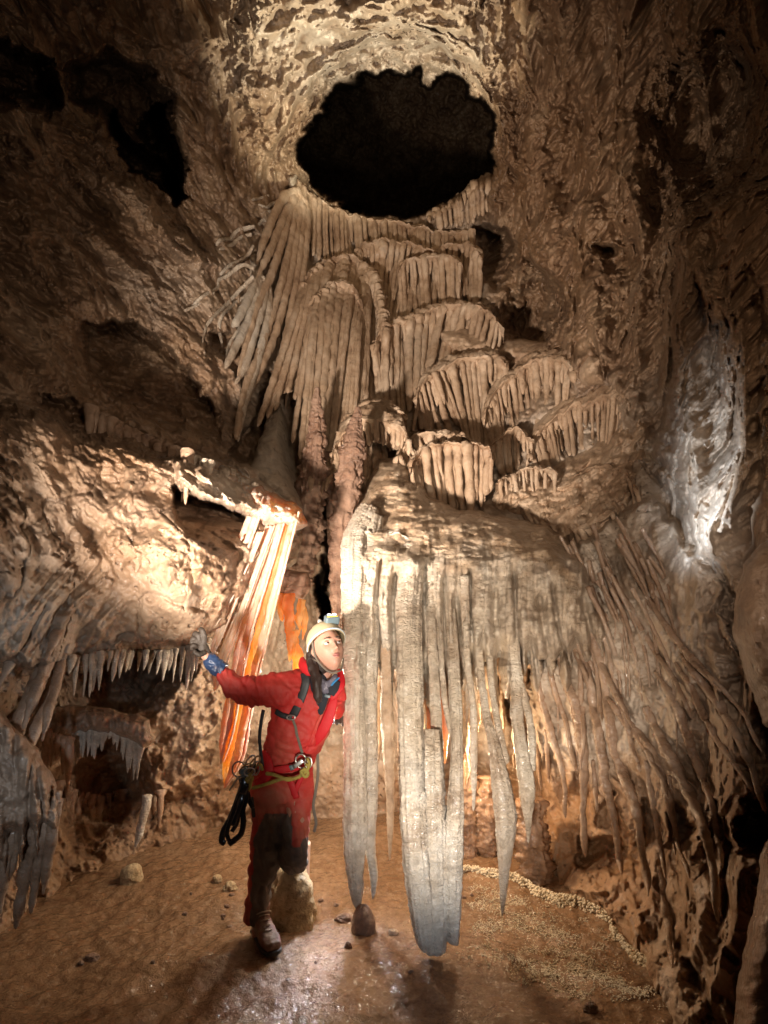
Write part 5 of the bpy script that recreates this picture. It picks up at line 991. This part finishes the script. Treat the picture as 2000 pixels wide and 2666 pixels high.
bar('ring', (622,2003), 17, 20, .1, .0042, 'tape'); bar('carabiner', (650,1988), 10, 24, .5, .0045, 'steel', 2.46); bar('carabiner', (662,1990), 9, 25, .55, .004, 'brass', 2.45); bar('carabiner', (640,2002), 9, 20, .9, .004, 'brass', 2.45)
bar('carabiner', (668,2000), 8, 18, .2, .0045, 'steel', 2.48); bar('carabiner', (650,2010), 10, 14, 1.3, .004, 'steel', 2.44)
put('pulley', rbox(P(638, 2012, 2.46), (Vector((.9, 0, .3)), Vector((0, 1, 0)), Vector((-.3, 0, .9))), (.020, .014, .024)), M['lampgrey'], gr)
put('pulley', rbox(P(655, 2002, 2.475), (Vector((.9, 0, .3)), Vector((0, 1, 0)), Vector((-.3, 0, .9))), (.028, .014, .024)), M['black'], gr)
put('peg', tube_geo([(620,2024,2.46,3),(598,2058,2.46,2.4)], na=8, step=3, amp=0, blunt=True), M['steel'], gr)
for pts, hw in [([(636,2030,2.46),(620,2080,2.455),(600,2130,2.45),(582,2165,2.45),(578,2190,2.45),(586,2196,2.45)], 8), ([(642,2034,2.455),(640,2080,2.45),(632,2110,2.445),(634,2140,2.445),(628,2170,2.445),(612,2186,2.445),(596,2198,2.445)], 7.5),
                ([(630,2060,2.44),(610,2110,2.44),(592,2160,2.44),(594,2182,2.44),(600,2192,2.44)], 6), ([(632,2050,2.445),(622,2100,2.435),(618,2140,2.435),(604,2165,2.435)], 5.5), ([(634,2055,2.45),(626,2095,2.43),(606,2150,2.43)], 7),
                ([(644,2060,2.47),(650,2086,2.475),(658,2102,2.48)], 6.5), ([(632,2024,2.45),(636,2045,2.44),(630,2066,2.44)], 12)]:
    strap('strap_loop', pts, hw, M['blackgloss'], gr, ratio=.35)
# gloves: palm, five fingers; blue gauntlet
palm = [T([(545,1716,2.40,15),(533,1700,2.39,17),(524,1684,2.38,18),(519,1672,2.38,13)], ratio=.6)]
fing = [[(531,1676,2.375,7.5),(532,1656,2.365,7.2),(527,1641,2.36,6.8),(520,1638,2.375,5.5)], [(524,1672,2.37,7),(517,1654,2.36,7),(508,1650,2.365,6.4),(504,1659,2.37,5)],
        [(516,1674,2.368,6.8),(507,1663,2.355,6.6),(500,1667,2.355,6),(501,1678,2.36,4.8)], [(514,1684,2.365,6.2),(505,1680,2.35,6),(499,1686,2.352,5.4),(503,1694,2.36,4.2)], [(534,1698,2.372,7.2),(520,1704,2.352,6.8),(509,1699,2.345,6),(506,1690,2.345,4.8)]]
gl = fuse('glove', palm+[T(f, na=14, step=2) for f in fing], M['glove'], person, .0032, 2, lambda px, py, co: pn(co[:, 0]*70, co[:, 1]*70, co[:, 2]*70)*.0018)
fuse('glove_cuff', [T([(581,1748,2.405,23),(566,1738,2.40,24),(552,1724,2.395,21),(540,1710,2.39,17)], blunt=True, ratio=.85)], M['cuff'], person, .004, 2, lambda px, py, co: pn(co[:, 0]*34, co[:, 1]*34, co[:, 2]*34)*.010+pn(co[:, 0]*80, co[:, 1]*80, co[:, 2]*80)*.003)
lh = [(876,1862,2.83),(882,1872,2.88)]
fuse('glove', [T([(876,1856,2.80,12),(880,1868,2.84,12),(884,1878,2.88,10)], ratio=.8)]+[T([(886,1866+k*5,2.86,4),(893,1868+k*5,2.85+.004*k,4),(894,1872+k*5,2.83,3.6),(888,1874+k*5,2.82,3)], na=12, step=2) for k in range(4)]+[T([(876,1868,2.82,4),(874,1880,2.80,4),(880,1888,2.80,3.4)], na=12, step=2)], M['glove'], person, .0032, 2)
hand_lamp_body = P(879, 1876, 2.95)
hlm = thing('hand_lamp', 'small lit lamp held low behind the red oversuit against the broad column', 'lamp', hand_lamp_body)
put('housing', rbox(hand_lamp_body, (Vector((1, 0, 0)), Vector((0, 1, 0)), Vector((0, 0, 1))), (.030, .05, .014)), M['lampgrey'], hlm)
put('lens', ell(hand_lamp_body+Vector((-.028, -.0, -.006)), (Vector((1, 0, 0)), Vector((0, 1, 0)), Vector((0, 0, 1))), (.010, .034, .012), 16, 10), M['glow'], hlm)
# boots
def boot(c, yaw, par):
    ca, sa = math.cos(yaw), math.sin(yaw); fw = Vector((sa, -ca, 0)); sd_ = Vector((ca, sa, 0)); z = Vector((0, 0, 1)); c = Vector(c)
    def ring(pts, n=24):
        out = []
        for (f, h, wd, ht) in pts:
            a = np.linspace(0, 2*np.pi, n, endpoint=False); cs, sn = np.cos(a), np.sin(a)
            cs = np.sign(cs)*np.abs(cs)**.75; sn = np.sign(sn)*np.abs(sn)**.75
            out.append(np.array(c+fw*f+z*h)[None]+cs[:, None]*wd*np.array(sd_)+sn[:, None]*ht*np.array(z))
        V = np.vstack(out+[out[0].mean(0)[None], out[-1].mean(0)[None]]); m = len(pts); Q = list(map(tuple, gridfaces(m, n, True)))
        a, b = len(V)-2, len(V)-1; Q = [tuple(reversed(q)) for q in Q]+[(j, (j+1) % n, a) for j in range(n)]+[((m-1)*n+(j+1) % n, (m-1)*n+j, b) for j in range(n)]
        return V, Q
    up_ = ring([(-.085, .055, .02, .03), (-.078, .06, .034, .045), (-.05, .068, .040, .055), (0, .070, .042, .055), (.04, .060, .044, .045), (.09, .050, .048, .034), (.13, .045, .046, .028), (.158, .040, .036, .022), (.168, .038, .02, .012)])
    shaft = (lambda: None)
    hh = [(c-fw*.035+z*h, r) for h, r in ((.06, .044), (.10, .044), (.14, .047), (.165, .05))]
    rows = [(*V3(p), r/p.y*F) for p, r in hh]
    b = fuse('boot', [up_, tube_geo(rows, na=20, ratio=1.1, amp=0, ring=0, step=3, blunt=True)], M['boot'], person, .0045, 3, lambda px, py, co: pn(co[:, 0]*40, co[:, 1]*40, co[:, 2]*40)*.003)
    so = ring([(-.09, .014, .022, .013), (-.08, .014, .040, .014), (0, .012, .041, .012), (.05, .012, .048, .012), (.12, .012, .052, .013), (.16, .015, .040, .014), (.18, .018, .016, .010)])
    sub2('sole', so, M['sole'], b)
    for h, f, w2 in ((.108, .02, .034), (.095, .045, .034), (.082, .07, .034), (.125, .005, .040), (.145, .012, .044)):
        pts = [c+fw*(f-.02)+sd_*(-w2)+z*(h-.02), c+fw*(f+.012)+sd_*(-w2*.4)+z*(h+.004), c+fw*(f+.016)+sd_*(w2*.4)+z*(h+.004), c+fw*(f-.02)+sd_*w2+z*(h-.02)]
        sub2('lace', tube_geo([(*V3(p), 1.6) for p in pts], na=8, step=2, amp=.1, ratio=1, blunt=True), M['lace'], b)
    return b
boot((foot.x, foot.y+.05, foot.z+.002), math.radians(32), person)
boot((P(752, 2270, 3.14).x, 3.14, fz(-.5, 3.14)+.05), math.radians(20), person)
# the lamps the caver carries
lamp('SPOT', 'headlamp_beam', tuple(lc+lf*.05+lu*.02), tuple(lc+lf*.9+Vector((-.35, -.1, .9))), 5, (.95, .97, 1), .01, 120, 1)
lamp('POINT', 'hand_lamp_light', tuple(hand_lamp_body+Vector((-.08, .03, -.02))), (0, 0, 0), 26, (1, .92, .80), .012)
